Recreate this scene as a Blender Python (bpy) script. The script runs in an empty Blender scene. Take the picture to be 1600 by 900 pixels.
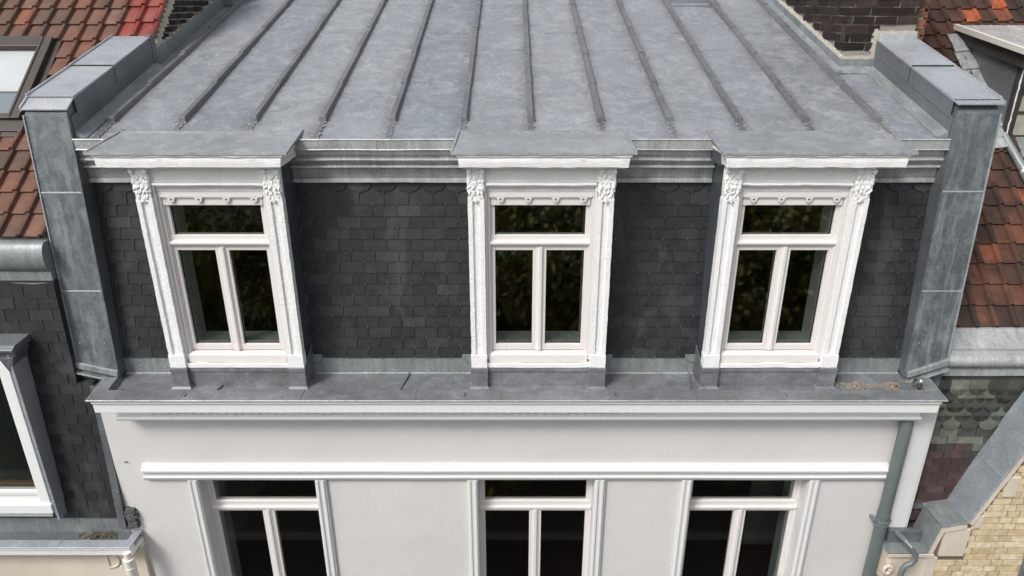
import bpy, bmesh, math, random
from mathutils import Vector, noise

# ---------------------------------------------------------------- camera, sky, sun, exposure
ZC = 12.5                       # camera height above the street; all heights below are given relative to it
S = bpy.context.scene
COL = S.collection
cam_d = bpy.data.cameras.new("camera")
cam_d.sensor_width = 36.0
cam_d.lens = 1090.0 / 1600.0 * 36.0
cam_d.clip_start = 0.05
cam_d.clip_end = 2000.0
cam = bpy.data.objects.new("camera", cam_d)
cam.location = (0, 0, ZC)
cam.rotation_euler = (math.radians(90 - 22.47), 0, 0)
COL.objects.link(cam)
S.camera = cam

SUN_EL, SUN_AZ = math.radians(47), math.radians(222)     # azimuth clockwise from +Y: in front of the facade, to the left
world = bpy.data.worlds.new("World")
S.world = world
world.use_nodes = True
wn, wl = world.node_tree.nodes, world.node_tree.links
for n in list(wn): wn.remove(n)
sky = wn.new('ShaderNodeTexSky'); sky.sky_type = 'NISHITA'; sky.sun_disc = False
sky.sun_elevation = SUN_EL; sky.sun_rotation = SUN_AZ
sky.air_density = 1.0; sky.dust_density = 3.0; sky.ozone_density = 1.0
hsv = wn.new('ShaderNodeHueSaturation'); hsv.inputs['Saturation'].default_value = 0.22
bg = wn.new('ShaderNodeBackground'); bg.inputs['Strength'].default_value = 0.11
wo = wn.new('ShaderNodeOutputWorld')
wl.new(sky.outputs[0], hsv.inputs['Color']); wl.new(hsv.outputs[0], bg.inputs['Color']); wl.new(bg.outputs[0], wo.inputs['Surface'])
sun_d = bpy.data.lights.new("sun", 'SUN'); sun_d.energy = 1.5; sun_d.angle = math.radians(16); sun_d.color = (1, 0.97, 0.93)
sun = bpy.data.objects.new("sun", sun_d); COL.objects.link(sun)
sdir = Vector((math.sin(SUN_AZ) * math.cos(SUN_EL), math.cos(SUN_AZ) * math.cos(SUN_EL), math.sin(SUN_EL)))
sun.rotation_euler = (-sdir).to_track_quat('-Z', 'Y').to_euler()
sun.location = (-10, -10, 40)
S.view_settings.view_transform = 'Standard'
S.view_settings.look = 'None'
S.view_settings.gamma = 1.0
S.view_settings.use_curve_mapping = False
S.view_settings.exposure = 0.72

rng = random.Random(7)

# ---------------------------------------------------------------- materials
def mat(name):
    m = bpy.data.materials.new(name); m.use_nodes = True
    nt = m.node_tree
    for n in list(nt.nodes): nt.nodes.remove(n)
    out = nt.nodes.new('ShaderNodeOutputMaterial')
    b = nt.nodes.new('ShaderNodeBsdfPrincipled')
    nt.links.new(b.outputs[0], out.inputs[0])
    return m, nt, b
def N(nt, kind, **kw):
    n = nt.nodes.new(kind)
    for k, v in kw.items():
        if k in n.inputs: n.inputs[k].default_value = v
        else: setattr(n, k, v)
    return n
def coords(nt, scale=(1, 1, 1), kind='Object'):
    tc = N(nt, 'ShaderNodeTexCoord'); mp = N(nt, 'ShaderNodeMapping'); mp.inputs['Scale'].default_value = scale
    gm = N(nt, 'ShaderNodeNewGeometry') if kind == 'World' else None
    nt.links.new(gm.outputs['Position'] if gm else tc.outputs[kind], mp.inputs['Vector'])
    return mp.outputs[0]
def noi(nt, vec, scale, detail=6, rough=0.6, dist=0.0):
    n = N(nt, 'ShaderNodeTexNoise', Scale=scale, Detail=detail, Roughness=rough, Distortion=dist)
    nt.links.new(vec, n.inputs['Vector']); return n.outputs['Fac']
def ramp(nt, fac, stops):
    r = N(nt, 'ShaderNodeValToRGB'); cr = r.color_ramp
    while len(cr.elements) < len(stops): cr.elements.new(0.5)
    for e, (p, c) in zip(cr.elements, stops):
        e.position = p; e.color = (*c, 1) if len(c) == 3 else c
    nt.links.new(fac, r.inputs[0]); return r.outputs[0]
def g(v): return (v, v, v)
def mixc(nt, fac, a, b, mode='MIX'):
    m = N(nt, 'ShaderNodeMix', data_type='RGBA', blend_type=mode)
    for sock, v in ((m.inputs[0], fac), (m.inputs[6], a), (m.inputs[7], b)):
        if isinstance(v, (int, float)): sock.default_value = v
        elif isinstance(v, tuple): sock.default_value = (*v, 1) if len(v) == 3 else v
        else: nt.links.new(v, sock)
    return m.outputs[2]
def mth(nt, op, a, b=0.0):
    m = N(nt, 'ShaderNodeMath', operation=op)
    for s, v in ((m.inputs[0], a), (m.inputs[1], b)):
        if isinstance(v, (int, float)): s.default_value = v
        else: nt.links.new(v, s)
    return m.outputs[0]
def bump(nt, b, h, strength=0.3, dist=0.01):
    n = N(nt, 'ShaderNodeBump', Strength=strength, Distance=dist)
    nt.links.new(h, n.inputs['Height']); nt.links.new(n.outputs[0], b.inputs['Normal'])
def attr(nt, name='rnd'):
    return N(nt, 'ShaderNodeAttribute', attribute_name=name).outputs['Fac']

def zinc(name, dark, light, *rest, bays=False, **kw):
    m = _zinc(name, dark, light, *rest, bays=bays, **kw)
    return m
def _zinc(name, dark, light, patch=(0.45, 0.46, 0.47), stretch=(1, 1, 1), amount=0.5, rough=0.42, metal=0.35, streak=None, dirt=(0.13, 0.13, 0.12), dirt_amt=0.35, bays=False):
    m, nt, b = mat(name)
    v = coords(nt, stretch, 'World'); v1 = coords(nt, (1, 1, 1), 'World'); vraw = v1
    if bays:
        sx = N(nt, 'ShaderNodeSeparateXYZ'); nt.links.new(v1, sx.inputs[0])
        fx = mth(nt, 'FLOOR', mth(nt, 'DIVIDE', mth(nt, 'ADD', sx.outputs[0], 3.745), 0.652))
        wn_ = N(nt, 'ShaderNodeTexWhiteNoise', noise_dimensions='1D'); nt.links.new(fx, wn_.inputs['W'])
        cv = N(nt, 'ShaderNodeCombineXYZ'); nt.links.new(mth(nt, 'MULTIPLY', fx, 7.3), cv.inputs[0]); nt.links.new(mth(nt, 'MULTIPLY', wn_.outputs['Value'], 31.0), cv.inputs[1])
        def shift(vec):
            a_ = N(nt, 'ShaderNodeVectorMath', operation='ADD'); nt.links.new(vec, a_.inputs[0]); nt.links.new(cv.outputs[0], a_.inputs[1]); return a_.outputs[0]
        v = shift(v); v1 = shift(v1)
    big = noi(nt, v1, 1.3, 5, 0.65, 0.4)
    c = ramp(nt, big, [(0.38, dark), (0.60, light)])
    mid = noi(nt, v, 5.5, 8, 0.7, 0.8)
    c = mixc(nt, mth(nt, 'MULTIPLY', ramp(nt, mid, [(0.46, g(0)), (0.66, g(1))]), amount), c, patch)
    fine = noi(nt, v, 19.0, 6, 0.75, 1.2)
    c = mixc(nt, mth(nt, 'MULTIPLY', ramp(nt, fine, [(0.56, g(0)), (0.68, g(1))]), amount * 0.8), c, tuple(min(1, p * 1.15) for p in patch))
    d = noi(nt, v1, 3.1, 8, 0.7, 0.3)
    c = mixc(nt, mth(nt, 'MULTIPLY', ramp(nt, d, [(0.47, g(0)), (0.66, g(1))]), dirt_amt), c, dirt)
    grain = noi(nt, v1, 60.0, 5, 0.7)
    c = mixc(nt, 0.42, c, ramp(nt, grain, [(0.34, tuple(x * 0.62 for x in dark)), (0.66, tuple(min(1, x * 1.25) for x in light))]))
    if streak:
        vs = coords(nt, streak, 'World')
        st = noi(nt, vs, 1.0, 5, 0.6, 0.0)
        c = mixc(nt, mth(nt, 'MULTIPLY', ramp(nt, st, [(0.50, g(0)), (0.70, g(1))]), 0.42), c, patch)
        st2 = noi(nt, vs, 0.6, 4, 0.6, 0.0)
        c = mixc(nt, mth(nt, 'MULTIPLY', ramp(nt, st2, [(0.54, g(0)), (0.74, g(1))]), 0.35), c, dirt)
    if bays:      # each bay is its own sheet, laid from a different roll
        c = mixc(nt, 1.0, c, ramp(nt, wn_.outputs['Value'], [(0, (0.88, 0.90, 0.93)), (0.5, (1, 1, 1)), (1, (1.12, 1.11, 1.08))]), 'MULTIPLY')
        # dirt settled along the battens
        fr = mth(nt, 'FRACT', mth(nt, 'DIVIDE', mth(nt, 'ADD', sx.outputs[0], 3.745), 0.652))
        ed = mth(nt, 'MULTIPLY', mth(nt, 'ABSOLUTE', mth(nt, 'SUBTRACT', fr, 0.5)), 2.0)
        eb = mth(nt, 'ADD', ed, mth(nt, 'MULTIPLY', mth(nt, 'SUBTRACT', noi(nt, shift(coords(nt, (1, 0.5, 1), 'World')), 7.0, 5, 0.7), 0.5), 0.9))
        c = mixc(nt, mth(nt, 'MULTIPLY', ramp(nt, eb, [(0.62, g(0)), (0.98, g(1))]), 0.6), c, (0.14, 0.142, 0.145))
        # oxide bloom: ragged pale patches and brush marks
        ox = noi(nt, shift(coords(nt, (1.3, 0.8, 1), 'World')), 2.6, 10, 0.78, 1.4)
        c = mixc(nt, mth(nt, 'MULTIPLY', ramp(nt, ox, [(0.53, g(0)), (0.60, g(1))]), 0.32), c, (0.43, 0.445, 0.46))
        dk = noi(nt, shift(coords(nt, (1.0, 1.6, 1), 'World')), 3.4, 9, 0.75, 1.2)
        c = mixc(nt, mth(nt, 'MULTIPLY', ramp(nt, dk, [(0.54, g(0)), (0.63, g(1))]), 0.30), c, (0.150, 0.164, 0.185))
        scr = noi(nt, shift(coords(nt, (0.55, 5.0, 1), 'World')), 16.0, 4, 0.7, 1.8)
        c = mixc(nt, mth(nt, 'MULTIPLY', ramp(nt, scr, [(0.615, g(0)), (0.65, g(1))]), 0.5), c, (0.62, 0.62, 0.61))
        sc = noi(nt, shift(coords(nt, (0.8, 2.2, 1), 'World')), 22.0, 6, 0.85, 2.0)
        c = mixc(nt, mth(nt, 'MULTIPLY', ramp(nt, sc, [(0.53, g(0)), (0.63, g(1))]), mth(nt, 'MULTIPLY', ramp(nt, mid, [(0.40, g(0)), (0.56, g(1))]), 0.6)), c, (0.47, 0.47, 0.455))
    # small white droppings and scratches
    spot = noi(nt, coords(nt, (1.0, 1.6, 1.0), 'World'), 8.0, 10, 0.85, 2.5)
    c = mixc(nt, mth(nt, 'MULTIPLY', ramp(nt, spot, [(0.665, g(0)), (0.70, g(1))]), 0.6), c, (0.62, 0.63, 0.62))
    nt.links.new(c, b.inputs['Base Color'])
    b.inputs['Metallic'].default_value = metal
    rr = ramp(nt, mid, [(0.3, g(rough - 0.08)), (0.7, g(rough + 0.18))])
    nt.links.new(rr, b.inputs['Roughness'])
    hs = mth(nt, 'ADD', mth(nt, 'MULTIPLY', noi(nt, v1, 2.2, 3, 0.5), 1.0), mth(nt, 'MULTIPLY', grain, 0.04))
    bump(nt, b, hs, 0.5, 0.03)
    return m
M = {}
M['zinc_roof'] = zinc('zinc_roof', (0.190, 0.210, 0.240), (0.270, 0.290, 0.320), (0.46, 0.475, 0.485), (1.0, 1.25, 1), 0.5, 0.42, 0.25, dirt=(0.205, 0.195, 0.18), dirt_amt=0.6, bays=True)
M['zinc_batten'] = zinc('zinc_batten', (0.105, 0.112, 0.122), (0.175, 0.183, 0.193), (0.38, 0.385, 0.385), (1, 1, 1), 0.35, 0.45, 0.25)
M['zinc_cap'] = zinc('zinc_cap', (0.33, 0.352, 0.385), (0.45, 0.472, 0.505), (0.54, 0.555, 0.57), (1, 2, 1), 0.3, 0.36, 0.35)
M['zinc_plate'] = zinc('zinc_plate', (0.235, 0.252, 0.272), (0.32, 0.338, 0.358), (0.52, 0.53, 0.53), (1, 1.4, 1), 0.6, 0.42, 0.25, dirt=(0.19, 0.185, 0.18), dirt_amt=0.6)
M['zinc_coping'] = zinc('zinc_coping', (0.24, 0.27, 0.30), (0.33, 0.365, 0.40), (0.48, 0.51, 0.53), (1, 1, 1), 0.45, 0.4, 0.3)
M['zinc_side'] = zinc('zinc_side', (0.10, 0.112, 0.124), (0.175, 0.188, 0.202), (0.28, 0.295, 0.30), (2, 2, 0.7), 0.3, 0.4, 0.3)
M['zinc_front'] = zinc('zinc_front', (0.085, 0.102, 0.113), (0.165, 0.187, 0.200), (0.40, 0.425, 0.435), (1.6, 1, 0.9), 0.6, 0.42, 0.3, streak=(16, 4, 1.6), dirt=(0.08, 0.092, 0.098), dirt_amt=0.6)
M['zinc_gutter'] = zinc('zinc_gutter', (0.13, 0.138, 0.147), (0.225, 0.238, 0.25), (0.42, 0.44, 0.47), (0.7, 1, 1), 0.6, 0.45, 0.25, dirt=(0.10, 0.10, 0.095), dirt_amt=0.7)
M['zinc_flash'] = zinc('zinc_flash', (0.17, 0.19, 0.195), (0.25, 0.275, 0.28), (0.40, 0.43, 0.43), (2, 1, 0.6), 0.35, 0.45, 0.3, streak=(18, 4, 0.8), dirt=(0.10, 0.11, 0.11))
M['zinc_cornice'] = zinc('zinc_cornice', (0.30, 0.312, 0.312), (0.46, 0.475, 0.475), (0.62, 0.64, 0.62), (2, 1, 0.8), 0.4, 0.4, 0.3, streak=(20, 6, 2.0), dirt=(0.11, 0.115, 0.11), dirt_amt=0.6)
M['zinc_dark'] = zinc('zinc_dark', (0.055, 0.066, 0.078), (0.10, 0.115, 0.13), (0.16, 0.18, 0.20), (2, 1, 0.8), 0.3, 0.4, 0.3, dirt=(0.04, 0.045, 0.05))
M['solder'] = zinc('solder', (0.30, 0.30, 0.29), (0.42, 0.42, 0.41), (0.5, 0.5, 0.5), (1, 1, 1), 0.4, 0.4, 0.4)

def plaster(name, col, dirt, bs=0.12, dirt_amt=0.25, scale=60):
    m, nt, b = mat(name)
    v = coords(nt, (1, 1, 1), 'World')
    n1 = noi(nt, v, 0.9, 5, 0.6)
    c = mixc(nt, mth(nt, 'MULTIPLY', ramp(nt, n1, [(0.4, g(0)), (0.75, g(1))]), dirt_amt), col, dirt)
    vs = coords(nt, (14, 4, 0.5), 'World')
    c = mixc(nt, mth(nt, 'MULTIPLY', ramp(nt, noi(nt, vs, 1.0, 4, 0.55), [(0.55, g(0)), (0.8, g(1))]), dirt_amt * 0.35), c, dirt)
    sp = noi(nt, v, 24.0, 3, 0.7)
    c = mixc(nt, mth(nt, 'MULTIPLY', ramp(nt, sp, [(0.735, g(0)), (0.76, g(1))]), 0.35), c, tuple(x * 0.55 for x in dirt))
    nt.links.new(c, b.inputs['Base Color']); b.inputs['Roughness'].default_value = 0.75
    h = mth(nt, 'ADD', noi(nt, v, scale, 4, 0.6), mth(nt, 'MULTIPLY', noi(nt, v, 4.0, 3, 0.5), 2.5))
    bump(nt, b, h, bs, 0.006)
    return m
M['render'] = plaster('wall_render', (0.622, 0.609, 0.596), (0.525, 0.512, 0.497), 0.5, 0.45)
M['trim'] = plaster('wall_trim', (0.635, 0.637, 0.635), (0.54, 0.54, 0.538), 0.15, 0.2, 40)
M['cream'] = plaster('cream_wall', (0.66, 0.59, 0.50), (0.42, 0.36, 0.28), 0.35, 0.5)
M['stone'] = plaster('cream_stone', (0.62, 0.55, 0.46), (0.36, 0.29, 0.22), 0.4, 0.6)
def oldpaint(name, col, crack, bs):
    m, nt, b = mat(name)
    v = coords(nt, (1, 1, 1), 'World')
    vg = coords(nt, (2.2, 2.2, 14), 'World')
    n1 = noi(nt, v, 11, 8, 0.75, 0.5)
    c = mixc(nt, mth(nt, 'MULTIPLY', ramp(nt, n1, [(0.56, g(0)), (0.78, g(1))]), 0.5), col, crack)
    gr = noi(nt, vg, 6.0, 8, 0.8, 1.0)
    c = mixc(nt, mth(nt, 'MULTIPLY', ramp(nt, gr, [(0.60, g(0)), (0.68, g(1))]), 0.6), c, crack)
    nt.links.new(c, b.inputs['Base Color']); b.inputs['Roughness'].default_value = 0.6
    h = mth(nt, 'ADD', noi(nt, v, 28, 6, 0.75, 0.6), mth(nt, 'MULTIPLY', gr, 0.9))
    bump(nt, b, h, bs, 0.012)
    return m
M['oldwhite'] = oldpaint('weathered_white_paint', (0.86, 0.855, 0.845), (0.56, 0.54, 0.50), 0.7)
def simple(name, col, rough=0.5, metal=0.0, var=0.1, scale=9, bs=0.0):
    m, nt, b = mat(name)
    n = noi(nt, coords(nt, (1, 1, 1), 'World'), scale, 5, 0.6)
    c = mixc(nt, n, tuple(max(0, x * (1 - var)) for x in col), tuple(min(1, x * (1 + var)) for x in col))
    nt.links.new(c, b.inputs['Base Color']); b.inputs['Roughness'].default_value = rough; b.inputs['Metallic'].default_value = metal
    if bs: bump(nt, b, noi(nt, coords(nt, (1, 1, 1), 'World'), scale * 6, 5, 0.65), bs, 0.01)
    return m
M['frame'] = simple('painted_window_frame', (0.70, 0.665, 0.645), 0.35, 0, 0.03)
M['casing'] = simple('window_casing', (0.66, 0.64, 0.628), 0.45, 0, 0.04)
M['frame_white'] = simple('white_frame', (0.78, 0.78, 0.775), 0.4, 0, 0.04)
M['gasket'] = simple('black_gasket', (0.02, 0.02, 0.02), 0.5)
M['reveal'] = simple('inner_reveal', (0.84, 0.87, 0.86), 0.6)
M['screw'] = simple('dark_screw', (0.10, 0.09, 0.08), 0.5)
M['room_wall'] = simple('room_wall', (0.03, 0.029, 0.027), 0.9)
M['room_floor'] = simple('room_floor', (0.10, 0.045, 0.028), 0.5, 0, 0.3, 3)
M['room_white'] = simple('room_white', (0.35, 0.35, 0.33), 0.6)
M['wood_sill'] = simple('wooden_sill', (0.45, 0.28, 0.12), 0.5, 0, 0.25, 6)
M['pipe'] = simple('grey_painted_pipe', (0.125, 0.15, 0.145), 0.45, 0.1, 0.25, 5)
M['pipe_zinc'] = simple('zinc_pipe', (0.17, 0.195, 0.21), 0.45, 0.3, 0.2, 7)
M['pipe_white'] = simple('white_pipe', (0.72, 0.69, 0.64), 0.4, 0, 0.08, 7)
M['velux'] = simple('brown_aluminium', (0.065, 0.055, 0.048), 0.4, 0.3, 0.25, 6)
M['blind'] = simple('white_blind', (0.60, 0.61, 0.61), 0.8)
M['blind_grey'] = simple('grey_blind', (0.16, 0.20, 0.235), 0.8)
M['black_wood'] = simple('weathered_black_wood', (0.035, 0.032, 0.030), 0.6, 0, 0.5, 8, 0.4)
M['frost'] = simple('mossy_frosted_pane', (0.36, 0.34, 0.27), 0.35, 0, 0.5, 7)
M['pink_zinc'] = zinc('pale_oxidised_zinc', (0.27, 0.25, 0.245), (0.46, 0.435, 0.43), (0.62, 0.60, 0.59), (5, 1, 1), 0.8, 0.5, 0.2)
M['steel'] = simple('stainless_wire', (0.55, 0.55, 0.54), 0.22, 1.0)
M['mortar'] = simple('old_mortar', (0.46, 0.42, 0.36), 0.95, 0, 0.25, 14, 0.8)
M['mortar_grey'] = simple('grey_mortar', (0.27, 0.25, 0.225), 0.95, 0, 0.3, 14, 0.8)
M['mortar_yellow'] = simple('grey_joint', (0.15, 0.12, 0.09), 0.95, 0, 0.2, 14, 0.3)
M['rubble'] = simple('dark_rubble', (0.09, 0.09, 0.09), 0.9, 0, 0.8, 30, 0.8)
M['asphalt'] = simple('asphalt', (0.05, 0.05, 0.052), 0.85, 0, 0.2, 4)
M['paving'] = simple('paving', (0.10, 0.098, 0.092), 0.85, 0, 0.15, 2)
M['grass'] = simple('grass', (0.035, 0.05, 0.018), 0.95, 0, 0.4, 3)
M['kerb'] = simple('kerb_stone', (0.28, 0.27, 0.26), 0.8)
M['bark'] = simple('bark', (0.09, 0.07, 0.05), 0.9, 0, 0.4, 6, 0.6)
M['silt'] = simple('silt', (0.36, 0.31, 0.24), 0.95, 0, 0.5, 40, 0.6)
M['moss'] = simple('dry_moss', (0.15, 0.125, 0.095), 0.95, 0, 0.6, 60, 0.6)
M['rust_leaf'] = simple('rust_leaf', (0.16, 0.065, 0.035), 0.8)

def piece(name, stops, rough=0.6, bs=0.2, nscale=14, dirt=None, dirt_amt=0.0, dscale=3.0, spec=0.5, haze=None, bd=0.006):
    m, nt, b = mat(name)
    c = ramp(nt, attr(nt), stops)
    v = coords(nt, (1, 1, 1), 'World')
    n1 = noi(nt, v, nscale, 6, 0.65)
    c = mixc(nt, 0.6, c, mixc(nt, 1.0, c, ramp(nt, n1, [(0.3, g(0.55)), (0.7, g(1.45))]), 'MULTIPLY'))
    if dirt:
        d = noi(nt, v, dscale, 7, 0.7, 0.4)
        c = mixc(nt, mth(nt, 'MULTIPLY', ramp(nt, d, [(0.42, g(0)), (0.66, g(1))]), dirt_amt), c, dirt)
    if haze:
        d = noi(nt, coords(nt, (2.2, 1, 0.9), 'World'), 1.5, 3, 0.5, 0.6)
        c = mixc(nt, mth(nt, 'MULTIPLY', ramp(nt, d, [(0.55, g(0)), (0.70, g(1))]), 0.6), c, haze)
        sp = noi(nt, v, 13.0, 3, 0.7)
        c = mixc(nt, mth(nt, 'MULTIPLY', ramp(nt, sp, [(0.745, g(0)), (0.765, g(1))]), 0.35), c, (0.3, 0.3, 0.3))
    nt.links.new(c, b.inputs['Base Color'])
    nt.links.new(ramp(nt, n1, [(0.3, g(rough - 0.08)), (0.7, g(rough + 0.08))]), b.inputs['Roughness'])
    b.inputs['Specular IOR Level'].default_value = spec
    bump(nt, b, mth(nt, 'ADD', noi(nt, v, nscale * 3, 5, 0.7), n1), bs, bd)
    return m
M['slate'] = piece('black_slate', [(0, (0.018, 0.020, 0.022)), (0.5, (0.024, 0.0265, 0.0285)), (0.85, (0.028, 0.0305, 0.0325)), (1, (0.039, 0.042, 0.0445))], 0.5, 0.25, 12, haze=(0.060, 0.065, 0.070), spec=0.35)
M['slate_left'] = piece('charcoal_slate', [(0, (0.012, 0.0135, 0.0145)), (0.6, (0.018, 0.0195, 0.021)), (1, (0.026, 0.028, 0.030))], 0.6, 0.3, 12, haze=(0.07, 0.075, 0.08))
M['hook'] = simple('slate_hook', (0.36, 0.34, 0.32), 0.4, 0.7)
M['slate_green'] = piece('green_slate', [(0, (0.085, 0.095, 0.072)), (0.5, (0.125, 0.135, 0.105)), (1, (0.165, 0.172, 0.14))], 0.6, 0.3, 10, dirt=(0.05, 0.05, 0.042), dirt_amt=0.55, dscale=7)
M['slate_dim'] = piece('dark_grey_slate', [(0, (0.035, 0.036, 0.033)), (1, (0.075, 0.075, 0.066))], 0.6, 0.3, 10, dirt=(0.03, 0.03, 0.028), dirt_amt=0.5, dscale=7)
M['slate_purple'] = piece('purple_slate', [(0, (0.040, 0.020, 0.022)), (0.5, (0.060, 0.030, 0.031)), (1, (0.085, 0.048, 0.045))], 0.6, 0.3, 10, dirt=(0.035, 0.028, 0.026), dirt_amt=0.5, dscale=7)
M['tile'] = piece('clay_tile', [(0, (0.090, 0.050, 0.038)), (0.35, (0.130, 0.064, 0.045)), (0.7, (0.170, 0.075, 0.050)), (0.93, (0.20, 0.105, 0.078)), (1, (0.28, 0.09, 0.042))], 0.7, 0.3, 9, dirt=(0.075, 0.065, 0.056), dirt_amt=0.7, dscale=2.6, spec=0.3)
M['tile_red'] = piece('new_red_tile', [(0, (0.18, 0.033, 0.027)), (1, (0.26, 0.050, 0.038))], 0.4, 0.2, 7, spec=0.5, dirt=(0.17, 0.08, 0.075), dirt_amt=0.5, dscale=5)
M['tile_dark'] = piece('sooty_clay_tile', [(0, (0.040, 0.024, 0.019)), (0.4, (0.078, 0.037, 0.026)), (0.8, (0.125, 0.050, 0.032)), (0.93, (0.165, 0.060, 0.036)), (1, (0.34, 0.09, 0.033))], 0.75, 0.35, 9, dirt=(0.024, 0.020, 0.017), dirt_amt=0.85, dscale=3.6, spec=0.3)
M['brick_dark'] = piece('painted_dark_brick', [(0, (0.020, 0.014, 0.0125)), (0.6, (0.036, 0.026, 0.023)), (1, (0.058, 0.044, 0.039))], 0.85, 0.8, 10, dirt=(0.018, 0.014, 0.012), dirt_amt=0.4, spec=0.2, bd=0.012)
M['brick_red'] = piece('rough_red_brick', [(0, (0.14, 0.05, 0.032)), (0.7, (0.21, 0.085, 0.05)), (1, (0.48, 0.12, 0.05))], 0.85, 0.6, 10, dirt=(0.05, 0.035, 0.028), dirt_amt=0.6, dscale=6, bd=0.012)
M['brick_yellow'] = piece('yellow_glazed_brick', [(0, (0.52, 0.41, 0.25)), (0.5, (0.62, 0.50, 0.32)), (1, (0.68, 0.58, 0.41))], 0.55, 0.2, 12)

def glass(name, tint=(0.78, 0.83, 0.80)):
    m = bpy.data.materials.new(name); m.use_nodes = True
    nt = m.node_tree
    for n in list(nt.nodes): nt.nodes.remove(n)
    out = nt.nodes.new('ShaderNodeOutputMaterial')
    tr = N(nt, 'ShaderNodeBsdfTransparent'); tr.inputs[0].default_value = (*tint, 1)
    gl = N(nt, 'ShaderNodeBsdfGlossy'); gl.inputs['Roughness'].default_value = 0.03; gl.inputs['Color'].default_value = (0.95, 0.97, 0.95, 1)
    fr = N(nt, 'ShaderNodeFresnel', IOR=1.6)
    k = mth(nt, 'MINIMUM', mth(nt, 'MULTIPLY', fr.outputs[0], 2.5), 0.9)
    v = coords(nt, (1, 1, 1), 'World')
    bn = N(nt, 'ShaderNodeBump', Strength=0.02, Distance=0.02)
    nt.links.new(noi(nt, v, 2.0, 2, 0.5), bn.inputs['Height']); nt.links.new(bn.outputs[0], gl.inputs['Normal'])
    mx = N(nt, 'ShaderNodeMixShader')
    nt.links.new(k, mx.inputs[0]); nt.links.new(tr.outputs[0], mx.inputs[1]); nt.links.new(gl.outputs[0], mx.inputs[2])
    nt.links.new(mx.outputs[0], out.inputs[0])
    return m
M['glass'] = glass('window_glass')
M['glass_velux'] = glass('skylight_glass', (0.96, 0.97, 0.98))
def leafmat(name, stops):
    m, nt, b = mat(name)
    nt.links.new(ramp(nt, attr(nt), stops), b.inputs['Base Color']); b.inputs['Roughness'].default_value = 0.6
    return m
M['leaf'] = leafmat('autumn_leaves', [(0, (0.07, 0.09, 0.02)), (0.5, (0.15, 0.165, 0.03)), (0.8, (0.28, 0.23, 0.035)), (1, (0.36, 0.20, 0.035))])

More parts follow.
